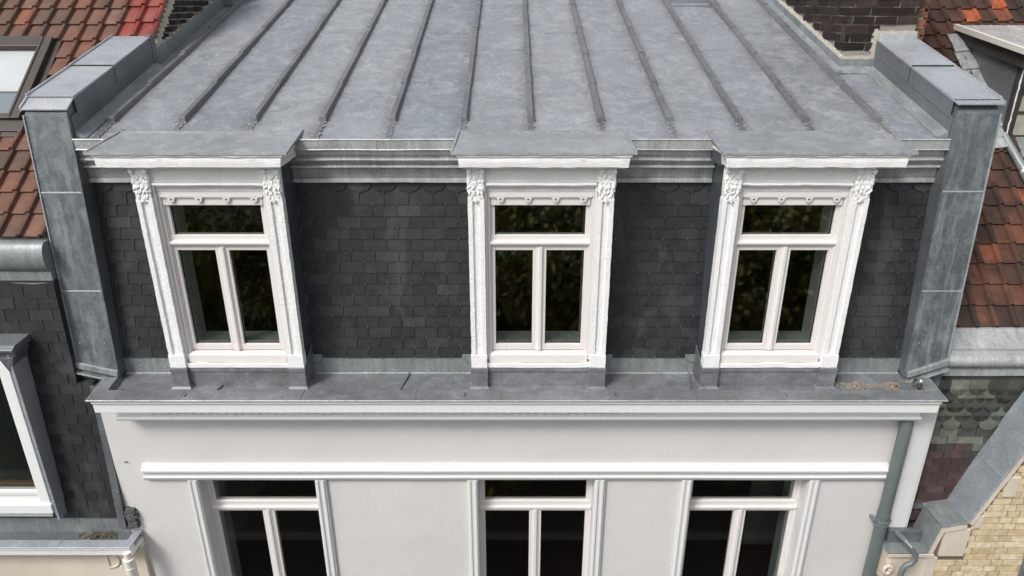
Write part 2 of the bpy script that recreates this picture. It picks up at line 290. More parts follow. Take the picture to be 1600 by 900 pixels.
# ---------------------------------------------------------------- mesh builder
class MB:
    def __init__(s): s.v = []; s.f = []; s.m = []; s.r = []
    def add(s, vs, fs, mi=0, r=None):
        o = len(s.v); s.v += [tuple(p) for p in vs]
        rr = rng.random() if r is None else r
        for f in fs: s.f.append([o + i for i in f]); s.m.append(mi); s.r.append(rr)
    def hexa(s, a, mi=0, r=None):      # 8 corners: bottom ring 0-3 then top ring 4-7
        s.add(a, [(0, 3, 2, 1), (4, 5, 6, 7), (0, 1, 5, 4), (1, 2, 6, 5), (2, 3, 7, 6), (3, 0, 4, 7)], mi, r)
    def box(s, x0, x1, y0, y1, z0, z1, mi=0, r=None):
        s.hexa([(x0, y0, z0), (x1, y0, z0), (x1, y1, z0), (x0, y1, z0), (x0, y0, z1), (x1, y0, z1), (x1, y1, z1), (x0, y1, z1)], mi, r)
    def ext(s, poly, x0, x1, mi=0, r=None, seg=1):   # closed YZ polygon extruded along X
        n = len(poly); vs = []; fs = []
        for k in range(seg + 1):
            x = x0 + (x1 - x0) * k / seg
            vs += [(x, y, z) for y, z in poly]
        for k in range(seg):
            for i in range(n):
                j = (i + 1) % n
                fs.append((k * n + i, k * n + j, (k + 1) * n + j, (k + 1) * n + i))
        fs.append(tuple(range(n - 1, -1, -1))); fs.append(tuple(seg * n + i for i in range(n)))
        s.add(vs, fs, mi, r)
    def exty(s, poly, y0, y1, mi=0, r=None):         # closed XZ polygon extruded along Y
        n = len(poly); vs = [(x, y0, z) for x, z in poly] + [(x, y1, z) for x, z in poly]
        fs = [(i, (i + 1) % n, n + (i + 1) % n, n + i) for i in range(n)]
        fs += [tuple(range(n - 1, -1, -1)), tuple(n + i for i in range(n))]
        s.add(vs, fs, mi, r)
    def extz(s, poly, z0, z1, mi=0, r=None):         # closed XY polygon extruded along Z
        n = len(poly); vs = [(x, y, z0) for x, y in poly] + [(x, y, z1) for x, y in poly]
        fs = [(i, (i + 1) % n, n + (i + 1) % n, n + i) for i in range(n)]
        fs += [tuple(range(n - 1, -1, -1)), tuple(n + i for i in range(n))]
        s.add(vs, fs, mi, r)
    def strip(s, path, dirv, mi=0, r=None):          # open path swept by a vector: a sheet
        n = len(path); d = Vector(dirv)
        vs = [tuple(p) for p in path] + [tuple(Vector(p) + d) for p in path]
        s.add(vs, [(i, i + 1, n + i + 1, n + i) for i in range(n - 1)], mi, r)
    def tube(s, pts, rad, n=16, mi=0, r=None, caps=True):
        pts = [Vector(p) for p in pts]; rads = rad if isinstance(rad, (list, tuple)) else [rad] * len(pts)
        vs = []; fs = []
        up = Vector((0, 0, 1))
        for i, p in enumerate(pts):
            t = (pts[min(i + 1, len(pts) - 1)] - pts[max(i - 1, 0)]).normalized()
            a = t.cross(Vector((0.31, 0.95, 0.05))).normalized(); b = t.cross(a)
            for k in range(n):
                q = 2 * math.pi * k / n
                vs.append(p + (a * math.cos(q) + b * math.sin(q)) * rads[i])
        for i in range(len(pts) - 1):
            for k in range(n):
                fs.append((i * n + k, i * n + (k + 1) % n, (i + 1) * n + (k + 1) % n, (i + 1) * n + k))
        if caps: fs += [tuple(range(n)), tuple((len(pts) - 1) * n + k for k in range(n))]
        s.add(vs, fs, mi, r)
    def build(s, name, mats, parent=None, bevel=0.0, smooth=False, wob=0.0, cuts=0.0, wscale=6.0):
        me = bpy.data.meshes.new(name)
        vs = [Vector(p) for p in s.v]
        lo = Vector([min(p[i] for p in vs) for i in range(3)]); hi = Vector([max(p[i] for p in vs) for i in range(3)])
        c = (lo + hi) / 2
        me.from_pydata([p - c for p in vs], [], s.f)
        for k in (mats if isinstance(mats, (list, tuple)) else [mats]): me.materials.append(M[k])
        for p, mi in zip(me.polygons, s.m): p.material_index = mi
        a = me.attributes.new('rnd', 'FLOAT', 'FACE'); a.data.foreach_set('value', s.r)
        bm = bmesh.new(); bm.from_mesh(me)
        bmesh.ops.recalc_face_normals(bm, faces=bm.faces)
        if cuts:
            for _ in range(5):
                long = [e for e in bm.edges if e.calc_length() > cuts]
                if not long: break
                bmesh.ops.subdivide_edges(bm, edges=long, cuts=1, use_grid_fill=True)
        if wob:
            bmesh.ops.remove_doubles(bm, verts=bm.verts, dist=1e-5)
            for v in bm.verts:
                q = (v.co + c) * wscale
                v.co += Vector((noise.noise(q), noise.noise(q + Vector((9, 3, 1))), noise.noise(q + Vector((2, 7, 5))))) * wob
        bm.to_mesh(me); bm.free()
        if smooth:
            me.polygons.foreach_set('use_smooth', [True] * len(me.polygons))
            try: me.set_sharp_from_angle(angle=math.radians(40))
            except Exception: pass
        o = bpy.data.objects.new(name, me)
        place(o, c + Vector((0, 0, ZC)), parent)
        if bevel:
            md = o.modifiers.new('bevel', 'BEVEL'); md.width = bevel; md.segments = 2; md.limit_method = 'ANGLE'; md.angle_limit = math.radians(35)
            md.harden_normals = False
        return o
WL = {}
def place(o, wloc, parent=None):
    COL.objects.link(o)
    WL[o] = Vector(wloc)
    if parent: o.parent = parent; o.location = Vector(wloc) - WL[parent]
    else: o.location = wloc
def thing(name, label, cat, loc, group=None):
    o = bpy.data.objects.new(name, None); o.empty_display_size = 0.3
    place(o, loc); o['label'] = label; o['category'] = cat
    if group: o['group'] = group
    return o
def tag(o, label=None, cat=None, group=None, kind=None):
    for k, v in (('label', label), ('category', cat), ('group', group), ('kind', kind)):
        if v: o[k] = v
    return o

# ---------------------------------------------------------------- ground and street (far below)
GZ = -ZC
mb = MB(); mb.box(-300, 300, -300, 300, GZ - 0.3, GZ); tag(mb.build('ground', 'grass'), kind='structure')
mb = MB(); mb.box(-300, 300, -1.5, 4.0, GZ + 0.004, GZ + 0.008); tag(mb.build('road', 'asphalt'), kind='structure')
for nm, y0, y1 in (('pavement', 4.0, 5.9), ('pavement', -4.6, -1.5)):
    mb = MB(); mb.box(-300, 300, y0 + (0.15 if y0 > 0 else 0), y1 - (0 if y0 > 0 else 0.15), GZ + 0.001, GZ + 0.12)
    mb.box(-300, 300, y0 if y0 > 0 else y1 - 0.15, y0 + 0.15 if y0 > 0 else y1, GZ + 0.001, GZ + 0.125, 1)
    tag(mb.build(nm, ['paving', 'kerb']), kind='structure')

# ---------------------------------------------------------------- shared surfaces
RA0, RA1 = -2.8525, 0.26945
def roofz(y): return RA0 + RA1 * y
HX = 3.93        # inner face of the party walls

def slate_field(mb, x0, x1, surf, s0, n, expo, w, off, mi=0, gap=0.007, th=0.006, tilt=0.011, hooks=None, clip=None, pick=None, jit=0.002):
    # surf(s) -> (y, z, ny, nz) going down the slope by s metres
    for r in range(n):
        sa, sb = s0 + r * expo, s0 + (r + 1) * expo + 0.012
        ya, za, ny, nz = surf(sa); yb, zb, _, _ = surf(sb)
        x = x0 - w + ((off + (r % 2) * 0.5) % 1.0) * w
        k = 0
        while x < x1:
            j = rng.uniform(-jit, jit) * .7; k += 1
            a, b = max(x + gap / 2 + j, x0), min(x + w - gap / 2 + j, x1)
            xc = x + w / 2
            if b - a > 0.015 and (clip is None or clip(a, b, za, zb)):
                d = tilt + rng.uniform(0, 0.002); e = rng.uniform(-jit, jit) * .6; t = rng.uniform(-0.001, 0.001)
                P = lambda X, y, z, h: (X, y + ny * h, z + nz * h)
                m2 = pick(r, xc, k) if pick else mi
                mb.hexa([P(a, yb, zb + e, d + t), P(b, yb, zb + e + t, d - t), P(b, yb, zb + e, 0), P(a, yb, zb + e, 0),
                         P(a, ya, za, 0.0015 + th * 0.2), P(b, ya, za, 0.0015 + th * 0.2), P(b, ya, za, -0.002), P(a, ya, za, -0.002)], m2)
                if hooks is not None and a < xc < b:
                    yh, zh, _, _ = surf(sb); hx = xc + rng.uniform(-.003, .003)
                    y1, z1 = yh + ny * (d + 0.005), zh + nz * (d + 0.005)
                    mb.box(hx - 0.003, hx + 0.003, y1 - 0.004, y1 + 0.004, z1 - 0.004, z1 + 0.009, hooks)
            x += w
def ogee_row(mb, x0, x1, surf, s_top, s_bot, w, off, mi=0, depth=0.016, rad=None, pick=None, r=0, th=0.006):
    # a course of round-ended slates
    rad = rad or w * 0.5
    x = x0 - w + (off % 1.0) * w; k = 0
    while x < x1:
        xc = x + w / 2; k += 1; pts = []
        a, b = x + 0.002, x + w - 0.002
        for i in range(9):
            q = math.pi + math.pi * i / 8
            px, s = xc + (w / 2 - 0.002) * math.cos(q), s_bot + rad * math.sin(q) * -1 - rad
            pts.append((px, s))
        pts = [(a, s_top)] + pts + [(b, s_top)]
        pts = [(min(max(px, x0), x1), s) for px, s in pts]
        if max(p[0] for p in pts) - min(p[0] for p in pts) > 0.02:
            fr, bk = [], []
            for px, s in pts:
                y, z, ny, nz = surf(s)
                fr.append((px, y + ny * depth, z + nz * depth)); bk.append((px, y + ny * (depth - th), z + nz * (depth - th)))
            n = len(pts)
            mb.add(fr + bk, [tuple(range(n)), tuple(range(2 * n - 1, n - 1, -1))] + [(i, (i + 1) % n, n + (i + 1) % n, n + i) for i in range(n)], pick(r, xc, k) if pick else mi)
        x += w
def bricks_x(mb, x0, x1, yf, z0, z1, L=0.2, H=0.066, mi=0, joint=0.010, proud=0.006, inside=None, depth=0.03, flemish=False, jit=0.002, pick=None, trim=False):
    # bricks on a face looking toward -Y
    r = 0; z = z0
    while z < z1 - 0.01:
        seq = [L, L / 2 + joint / 2] if flemish else [L]
        x = x0 - (L * 0.75 if r % 2 else 0.0); i = r
        while x < x1:
            w = seq[i % len(seq)]; i += 1
            a, b = max(x, x0), min(x + w - joint, x1)
            zt = min(z + H - joint, z1)
            if trim and inside:
                while b - a > 0.02 and not (inside(a, z) and inside(a, zt)): a += 0.012
                while b - a > 0.02 and not (inside(b, z) and inside(b, zt)): b -= 0.012
            if b - a > 0.02 and (inside is None or (inside(a, z) and inside(b, z) and inside(a, zt) and inside(b, zt))):
                d = proud + rng.uniform(-jit, jit); j = lambda: rng.uniform(-jit, jit)
                mb.hexa([(a + j(), yf - d + j(), z + j()), (b + j(), yf - d + j(), z + j()), (b, yf + depth, z), (a, yf + depth, z),
                         (a + j(), yf - d + j(), zt + j()), (b + j(), yf - d + j(), zt + j()), (b, yf + depth, zt), (a, yf + depth, zt)], pick(a, z) if pick else mi)
            x += w
        z += H; r += 1
def bricks_y(mb, y0, y1, xf, sgn, z0, z1, L=0.2, H=0.066, mi=0, joint=0.010, proud=0.006, inside=None, depth=0.03, jit=0.003):
    r = 0; z = z0
    while z < z1 - 0.01:
        y = y0 - (L * 0.5 if r % 2 else 0.0); i = r
        while y < y1:
            w = L if i % 3 else L * 0.55; i += 1
            a, b = max(y, y0), min(y + w - joint, y1); zt = min(z + H - joint, z1)
            if inside:
                while b - a > 0.02 and not (inside(a, z) and inside(a, zt)): a += 0.012
                while b - a > 0.02 and not (inside(b, z) and inside(b, zt)): b -= 0.012
            if b - a > 0.02 and (inside is None or (inside(a, z) and inside(b, z) and inside(a, zt) and inside(b, zt))):
                d = xf + sgn * (proud + rng.uniform(-jit, jit)); e = xf - sgn * depth; j = lambda: rng.uniform(-jit, jit)
                mb.hexa([(d + j(), a, z + j()), (d + j(), b, z + j()), (e, b, z), (e, a, z), (d + j(), a, zt + j()), (d + j(), b, zt + j()), (e, b, zt), (e, a, zt)], mi)
            y += w
        z += H; r += 1
def tile_field(mb, x0, x1, surf, s0, n, expo, w, mi=0, pick=None, skip=None):
    # interlocking clay tiles: shallow pan with a roll on the right; s runs UP the slope from the eave
    prof = [(0.0, 0.004), (0.05, -0.006), (0.12, 0.004), (0.5, 0.004), (0.66, 0.004), (0.71, -0.006), (0.75, 0.012), (0.80, 0.032), (0.88, 0.039), (0.96, 0.032), (1.01, 0.004)]
    K = len(prof)
    for r in range(n):
        x = x0 + rng.uniform(-0.002, 0.002); k = 0
        while x < x1:
            k += 1
            sa, sb = s0 + r * expo, s0 + (r + 1) * expo + 0.03
            if not (skip and skip(x, x + w, sa, sb)):
                dz = rng.uniform(-0.002, 0.003); ds = rng.uniform(-0.004, 0.004); vs = []
                for s, lift, th in ((sa + ds, 0.030, 0.016), (sa + ds + 0.02, 0.032, 0.0), (sa + expo * 0.5, 0.020, 0.0), (sb, 0.006, 0.0)):
                    y, z, ny, nz = surf(s)
                    for px, h in prof:
                        hh = h * (1.15 if s < sa + 0.01 else 1.0) + lift + dz
                        vs.append((x + px * w, y + ny * hh, z + nz * hh))
                y, z, ny, nz = surf(sa + ds)
                for px, h in prof:
                    hh = h + 0.012 + dz; vs.append((x + px * w, y + ny * hh, z + nz * hh))
                fs = []
                for i in range(3):
                    for j in range(K - 1): fs.append((i * K + j, i * K + j + 1, (i + 1) * K + j + 1, (i + 1) * K + j))
                for j in range(K - 1): fs.append((j, 4 * K + j, 4 * K + j + 1, j + 1))
                mb.add(vs, fs, pick(x, r) if pick else mi)
            x += w

# ================================================================ TOWNHOUSE
H = thing('townhouse', 'white rendered town house with grey zinc roof, slate mansard and three white dormers', 'house', (0, 8.0, 0))
# facade wall with three openings
WC = [-2.65, 0.253, 2.48]         # centres of the lower windows
WH, WT, WB = 0.605, -4.60, -7.0   # half width, top, bottom of openings
FY = 5.95
mb = MB()
xs = [-4.10] + [v for c in WC for v in (c - WH, c + WH)] + [4.20]
for i in range(0, len(xs), 2): mb.box(xs[i], xs[i + 1], FY, FY + 0.32, GZ, -3.60)
for c in WC:
    mb.box(c - WH, c + WH, FY, FY + 0.32, WT, -3.60)
    mb.box(c - WH, c + WH, FY, FY + 0.32, GZ, WB)
wall = mb.build('wall', 'render', H)
# side walls down to the street, so the house is a solid
mb = MB(); mb.box(-4.10, -3.90, FY + 0.32, 11.5, GZ, -3.6); mb.box(4.0, 4.2, FY + 0.32, 11.5, GZ, -3.6); mb.box(-4.1, 4.2, 11.5, 11.7, GZ, 0.2)
mb.build('side_wall', 'render', H)
# lintel moulding (continuous band over the lower windows)
mb = MB()
mb.ext([(FY + .02, -4.405), (FY - .035, -4.415), (FY - .055, -4.44), (FY - .075, -4.455), (FY - .075, -4.475), (FY - .050, -4.482), (FY - .045, -4.535), (FY - .060, -4.55), (FY - .052, -4.575), (FY - .035, -4.60), (FY + .02, -4.60)], -3.80, 3.87, seg=40)
mb.build('lintel_moulding', 'trim', H, bevel=0.002, wob=0.003, wscale=1.1)
# architraves of the lower windows + windows
def pane_sub(par, x0, x1, z0, z1, y, nm='pane', m='glass'):
    b = MB(); b.add([(x0, y, z0), (x1, y, z0), (x1, y, z1), (x0, y, z1)], [(0, 1, 2, 3)]); return b.build(nm, m, par)
for ci, c in enumerate(WC):
    w = MB()
    y0, y1 = 6.085, 6.15
    # outer frame
    w.box(c - WH, c - 0.575, y0 - .012, y1, WB, WT); w.box(c + 0.575, c + WH, y0 - .012, y1, WB, WT)
    w.box(c - 0.575, c + 0.575, y0 - .012, y1, WT - 0.03, WT)
    w.box(c - 0.575, c + 0.575, y0 - .03, y1, WB, WB + 0.06)
    # fixed light frame
    w.box(c - 0.575, c - 0.545, y0, y1, -5.0, WT - .03); w.box(c + 0.545, c + 0.575, y0, y1, -5.0, WT - .03)
    w.box(c - 0.545, c + 0.545, y0, y1, -4.725 + .0, WT - .03)
    # transom with its little cornice
    w.ext([(y1, -5.0), (y0 - .004, -4.992), (y0 - .010, -5.0), (y0 - .010, -5.055), (y0 - .030, -5.062), (y0 - .034, -5.078), (y0 - .014, -5.086), (y0 - .022, -5.10), (y0 - .012, -5.112), (y1, -5.112)], c - 0.60, c + 0.60)
    # casements
    for s in (-1, 1):
        xa, xb = (c - 0.575, c - 0.04) if s < 0 else (c + 0.04, c + 0.575)
        f = 0.030
        fi = 0.025
        L0 = xa + (f if s < 0 else fi); L1 = xb - (fi if s < 0 else f)
        w.box(xa, L0, y0, y1, WB + .06, -5.115); w.box(L1, xb, y0, y1, WB + .06, -5.115)
        w.box(L0, L1, y0, y1, -5.135, -5.115); w.box(L0, L1, y0, y1, WB + .06, WB + .14)
    w.ext([(y0, 0), (y0, 0)], 0, 0) if False else None
    w.extz([(c - 0.04, y1), (c - 0.04, y0 - .004), (c - .018, y0 - .010), (c - .012, y0 - .026), (c + .016, y0 - .026), (c + .024, y0 - .010), (c + 0.04, y0 - .004), (c + 0.04, y1)], WB + .06, -5.115)
    win = w.build('window', 'frame', H, bevel=0.003)
    pane_sub(win, c - 0.544, c + 0.544, -4.99, -4.726, 6.112)
    pane_sub(win, c - 0.544, c - 0.066, WB + .14, -5.136, 6.112)
    pane_sub(win, c + 0.066, c + 0.544, WB + .14, -5.136, 6.112)
    for s in (-1, 1):
        a = MB()
        pr = [(0.0, 0.02), (0.0, -.032), (.018, -.05), (.034, -.05), (.044, -.036), (.066, -.036), (.076, -.048), (.092, -.048), (.102, -.030), (.112, -.030), (.112, .02)]
        a.extz([(c + s * (WH + .002 + q), FY + d) for q, d in pr], WB, -4.602)
        a.build('window_surround', 'trim', win, bevel=0.002)
    # inner reveals seen through the glass
    a = MB()
    a.box(c - 0.60, c - 0.575, 6.151, 6.40, WB, WT); a.box(c + 0.575, c + 0.60, 6.151, 6.40, WB, WT)
    a.box(c - .575, c + .575, 6.151, 6.40, WT - .02, WT); a.box(c - .575, c + .575, 6.151, 6.40, WB, WB + .02)
    a.build('inner_reveal', 'reveal', win)
# interiors
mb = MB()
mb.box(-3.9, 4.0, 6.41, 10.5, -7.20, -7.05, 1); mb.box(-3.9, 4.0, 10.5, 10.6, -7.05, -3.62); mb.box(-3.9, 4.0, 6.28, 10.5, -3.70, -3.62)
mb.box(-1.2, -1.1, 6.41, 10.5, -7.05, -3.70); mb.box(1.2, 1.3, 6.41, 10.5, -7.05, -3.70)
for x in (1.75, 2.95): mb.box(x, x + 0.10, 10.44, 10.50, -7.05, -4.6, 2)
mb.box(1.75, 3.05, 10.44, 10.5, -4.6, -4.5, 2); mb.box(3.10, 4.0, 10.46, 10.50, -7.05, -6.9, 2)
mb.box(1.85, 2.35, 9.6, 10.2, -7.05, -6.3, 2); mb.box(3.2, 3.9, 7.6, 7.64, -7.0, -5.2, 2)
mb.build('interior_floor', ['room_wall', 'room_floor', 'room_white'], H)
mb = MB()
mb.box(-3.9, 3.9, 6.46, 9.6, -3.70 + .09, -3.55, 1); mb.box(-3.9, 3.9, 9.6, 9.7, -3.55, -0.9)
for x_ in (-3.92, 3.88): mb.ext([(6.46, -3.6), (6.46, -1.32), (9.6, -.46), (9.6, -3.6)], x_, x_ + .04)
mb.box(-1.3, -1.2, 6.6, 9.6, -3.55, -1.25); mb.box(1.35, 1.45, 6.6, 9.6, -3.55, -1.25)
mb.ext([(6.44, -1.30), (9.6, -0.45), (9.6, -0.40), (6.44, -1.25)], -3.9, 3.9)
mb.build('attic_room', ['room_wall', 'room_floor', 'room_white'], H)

# mansard slates: plane leaning back from (6.25,-3.334) to (6.42,-1.585)
def mans(s):
    L = math.hypot(0.17, 1.749); ty, tz = -0.17 / L, -1.749 / L
    return 6.42 + ty * s, -1.585 + tz * s, -1.749 / L, 0.17 / L
DC = [-2.665, 0.255, 2.50]; DH = 0.645
fields = [(-3.93, DC[0] - DH + .009, 0.31, 'slate wall left of the left dormer'), (DC[0] + DH - .009, DC[1] - DH + .009, 0.57, ''), (DC[1] + DH - .009, DC[2] - DH + .009, 0.42, ''), (DC[2] + DH - .009, 3.93, 0.15, '')]
for x0, x1, off, _ in fields:
    mb = MB()
    mb.ext([(6.43, -1.5), (6.255, -3.30), (6.40, -3.30), (6.55, -1.5)], x0 - .01, x1 + .01, 2)
    slate_field(mb, x0, x1, mans, 0.0, 1, 0.195, 0.231, off, hooks=1)
    slate_field(mb, x0, x1, mans, 0.195, 14, 0.1115, 0.231, off + 0.5, hooks=1)
    ogee_row(mb, x0, x1, mans, -0.03, 0.085, 0.231, off + 0.5, 0, depth=0.018, rad=0.07)
    x = x0 - 0.231 + ((off + 0.5) % 1) * 0.231
    while x < x1:
        if x0 < x + .1155 < x1:
            y, z, ny, nz = mans(0.088); mb.box(x + .1155 - .0025, x + .1155 + .0025, y - .026, y - .018, z - .004, z + .010, 1)
        x += 0.231
    mb.build('slate_wall', ['slate', 'hook', 'zinc_dark'], H)

# main roof
mb = MB()
def roofpoly(x0, x1, ya, yb): return None
NX, NY = 60, 40
vs = []; fs = []
for j in range(NY + 1):
    y = 6.27 + (11.5 - 6.27) * j / NY
    for i in range(NX + 1):
        x = -HX + 2 * HX * i / NX
        vs.append((x, y, roofz(y) + 0.007 * noise.noise(Vector((x * 1.6, y * 0.9, 0)))))
for j in range(NY):
    for i in range(NX):
        a = j * (NX + 1) + i; fs.append((a, a + 1, a + NX + 2, a + NX + 1))
mb.add(vs, fs)
mb.ext([(6.272, -1.175), (6.30, -1.20), (11.5, 0.20), (14.5, -1.2), (14.5, -1.14), (11.5, roofz(11.5) + .0)], -HX, HX, 1)
edges_ = [-3.80, -3.084, -2.417, -1.773, -1.118, -0.451, 0.174, 0.83, 1.473, 2.122, 2.753, 3.427]
for k in range(len(edges_) - 1):
    for yy in ((8.55 if k % 2 else 9.15), (10.3 if k % 2 else 10.9)):
        a_, b_ = edges_[k] + .035, edges_[k + 1] - .035; z_ = roofz(yy)
        mb.hexa([(a_, yy, z_ - .004), (b_, yy, z_ - .004), (b_, yy + .10, roofz(yy + .10) - .004), (a_, yy + .10, roofz(yy + .10) - .004), (a_, yy, z_ + .0075), (b_, yy, z_ + .0075), (b_, yy + .10, roofz(yy + .1) + .001), (a_, yy + .10, roofz(yy + .1) + .001)])
roof = mb.build('roof', ['zinc_roof', 'zinc_side'], H, smooth=True)
BX = [-3.745, -3.084, -2.417, -1.773, -1.118, -0.451, 0.174, 0.83, 1.473, 2.122, 2.753, 3.427]
JY = [7.492, 8.363, 9.264, 10.212, 11.1]
for bx in BX:
    mb = MB()
    by0 = 6.64 + rng.uniform(-0.012, 0.012)
    yend = 11.45
    nodes = [by0] + [y + rng.uniform(-0.02, 0.02) for y in JY if y < yend] + [yend]
    prev = 0
    for i in range(len(nodes) - 1):
        ya, yb = nodes[i], nodes[i + 1] + 0.03
        hw0, hw1, h = 0.031, 0.025, 0.050
        j0 = rng.uniform(-.003, .003); j1 = rng.uniform(-.003, .003)
        za, zb = roofz(ya) - 0.01, roofz(yb) - 0.01
        up = 0.003 * (len(nodes) - i)
        mb.hexa([(bx + j0 - hw0, ya, za), (bx + j0 + hw0, ya, za), (bx + j1 + hw0, yb, zb), (bx + j1 - hw0, yb, zb),
                 (bx + j0 - hw1, ya, za + h + up * .3 + .010), (bx + j0 + hw1, ya, za + h + up * .3 + .010), (bx + j1 + hw1, yb, zb + h), (bx + j1 - hw1, yb, zb + h)])
        if i:
            e = 0.0035
            za, zb = roofz(ya - .012) - 0.01, roofz(ya + .022) - 0.01
            mb.hexa([(bx + j0 - hw0 - e, ya - .012, za), (bx + j0 + hw0 + e, ya - .012, za), (bx + j0 + hw0 + e, ya + .022, zb), (bx + j0 - hw0 - e, ya + .022, zb),
                     (bx + j0 - hw1 - e, ya - .012, za + h + .017), (bx + j0 + hw1 + e, ya - .012, za + h + .017), (bx + j0 + hw1 + e, ya + .022, zb + h + .012), (bx + j0 - hw1 - e, ya + .022, zb + h + .012)], 1)
            if rng.random() < .7: mb.box(bx - .022, bx + rng.uniform(-.005, .012), ya + .016, ya + .030, zb + h + .004, zb + h + .014, 2)
    # end block and the soldered tab running on to the eave
    z = roofz(by0) - .01
    mb.box(bx - .031, bx + .031, by0 - .014, by0 + .03, z, z + .062, 0)
    w_ = .026
    mb.hexa([(bx - w_ * 1.3, 6.285, roofz(6.285)), (bx + w_ * 1.3, 6.285, roofz(6.285)), (bx + w_, by0, roofz(by0) - .002), (bx - w_, by0, roofz(by0) - .002),
             (bx - w_ * 1.2, 6.285, roofz(6.285) + .009), (bx + w_ * 1.2, 6.285, roofz(6.285) + .009), (bx + w_ * .9, by0, roofz(by0) + .010), (bx - w_ * .9, by0, roofz(by0) + .010)], 0)
    for q_ in range(9):
        yy = 6.30 + (by0 - 6.32) * q_ / 8; sx = (-1) ** q_ * w_ * 1.15 + rng.uniform(-.004, .004); rr_ = rng.uniform(.006, .012)
        mb.add([(bx + sx + rr_ * math.cos(t), yy + rr_ * 2.2 * math.sin(t), roofz(yy + rr_ * 2.2 * math.sin(t)) + .009) for t in [k * 1.047 for k in range(6)]] + [(bx + sx, yy, roofz(yy) + .0125)], [(k, (k + 1) % 6, 6) for k in range(6)], 2)
    mb.build('batten', ['zinc_batten', 'zinc_batten', 'solder'], roof, bevel=0.003)

# eave cornice in zinc between the dormers
prof = [(6.262, -1.150), (6.258, -1.160), (6.266, -1.168), (6.268, -1.242), (6.262, -1.250), (6.290, -1.254), (6.318, -1.262), (6.312, -1.30), (6.325, -1.330), (6.308, -1.338), (6.304, -1.352), (6.322, -1.378), (6.350, -1.400), (6.328, -1.408), (6.326, -1.424),
        (6.368, -1.436), (6.372, -1.475), (6.384, -1.520), (6.396, -1.532), (6.372, -1.538), (6.368, -1.572), (6.40, -1.578), (6.50, -1.578), (6.50, -1.20), (6.32, -1.155)]
for x0, x1 in ((-3.925, -3.30), (-2.03, -0.38), (0.89, 1.86), (3.13, 3.925)):
    mb = MB(); mb.ext(prof, x0, x1, seg=max(2, int((x1 - x0) / 0.12)))
    if x1 - x0 > 1.2:     # overlapped joint in the long run
        xj = -1.22; mb.ext([(y - .004, z) for y, z in prof[:-3]] + [(6.49, -1.57), (6.49, -1.21), (6.33, -1.16)], xj - .006, xj + .010, 0)
    mb.build('eave_cornice', 'zinc_cornice', H, wob=0.004, wscale=2.5)

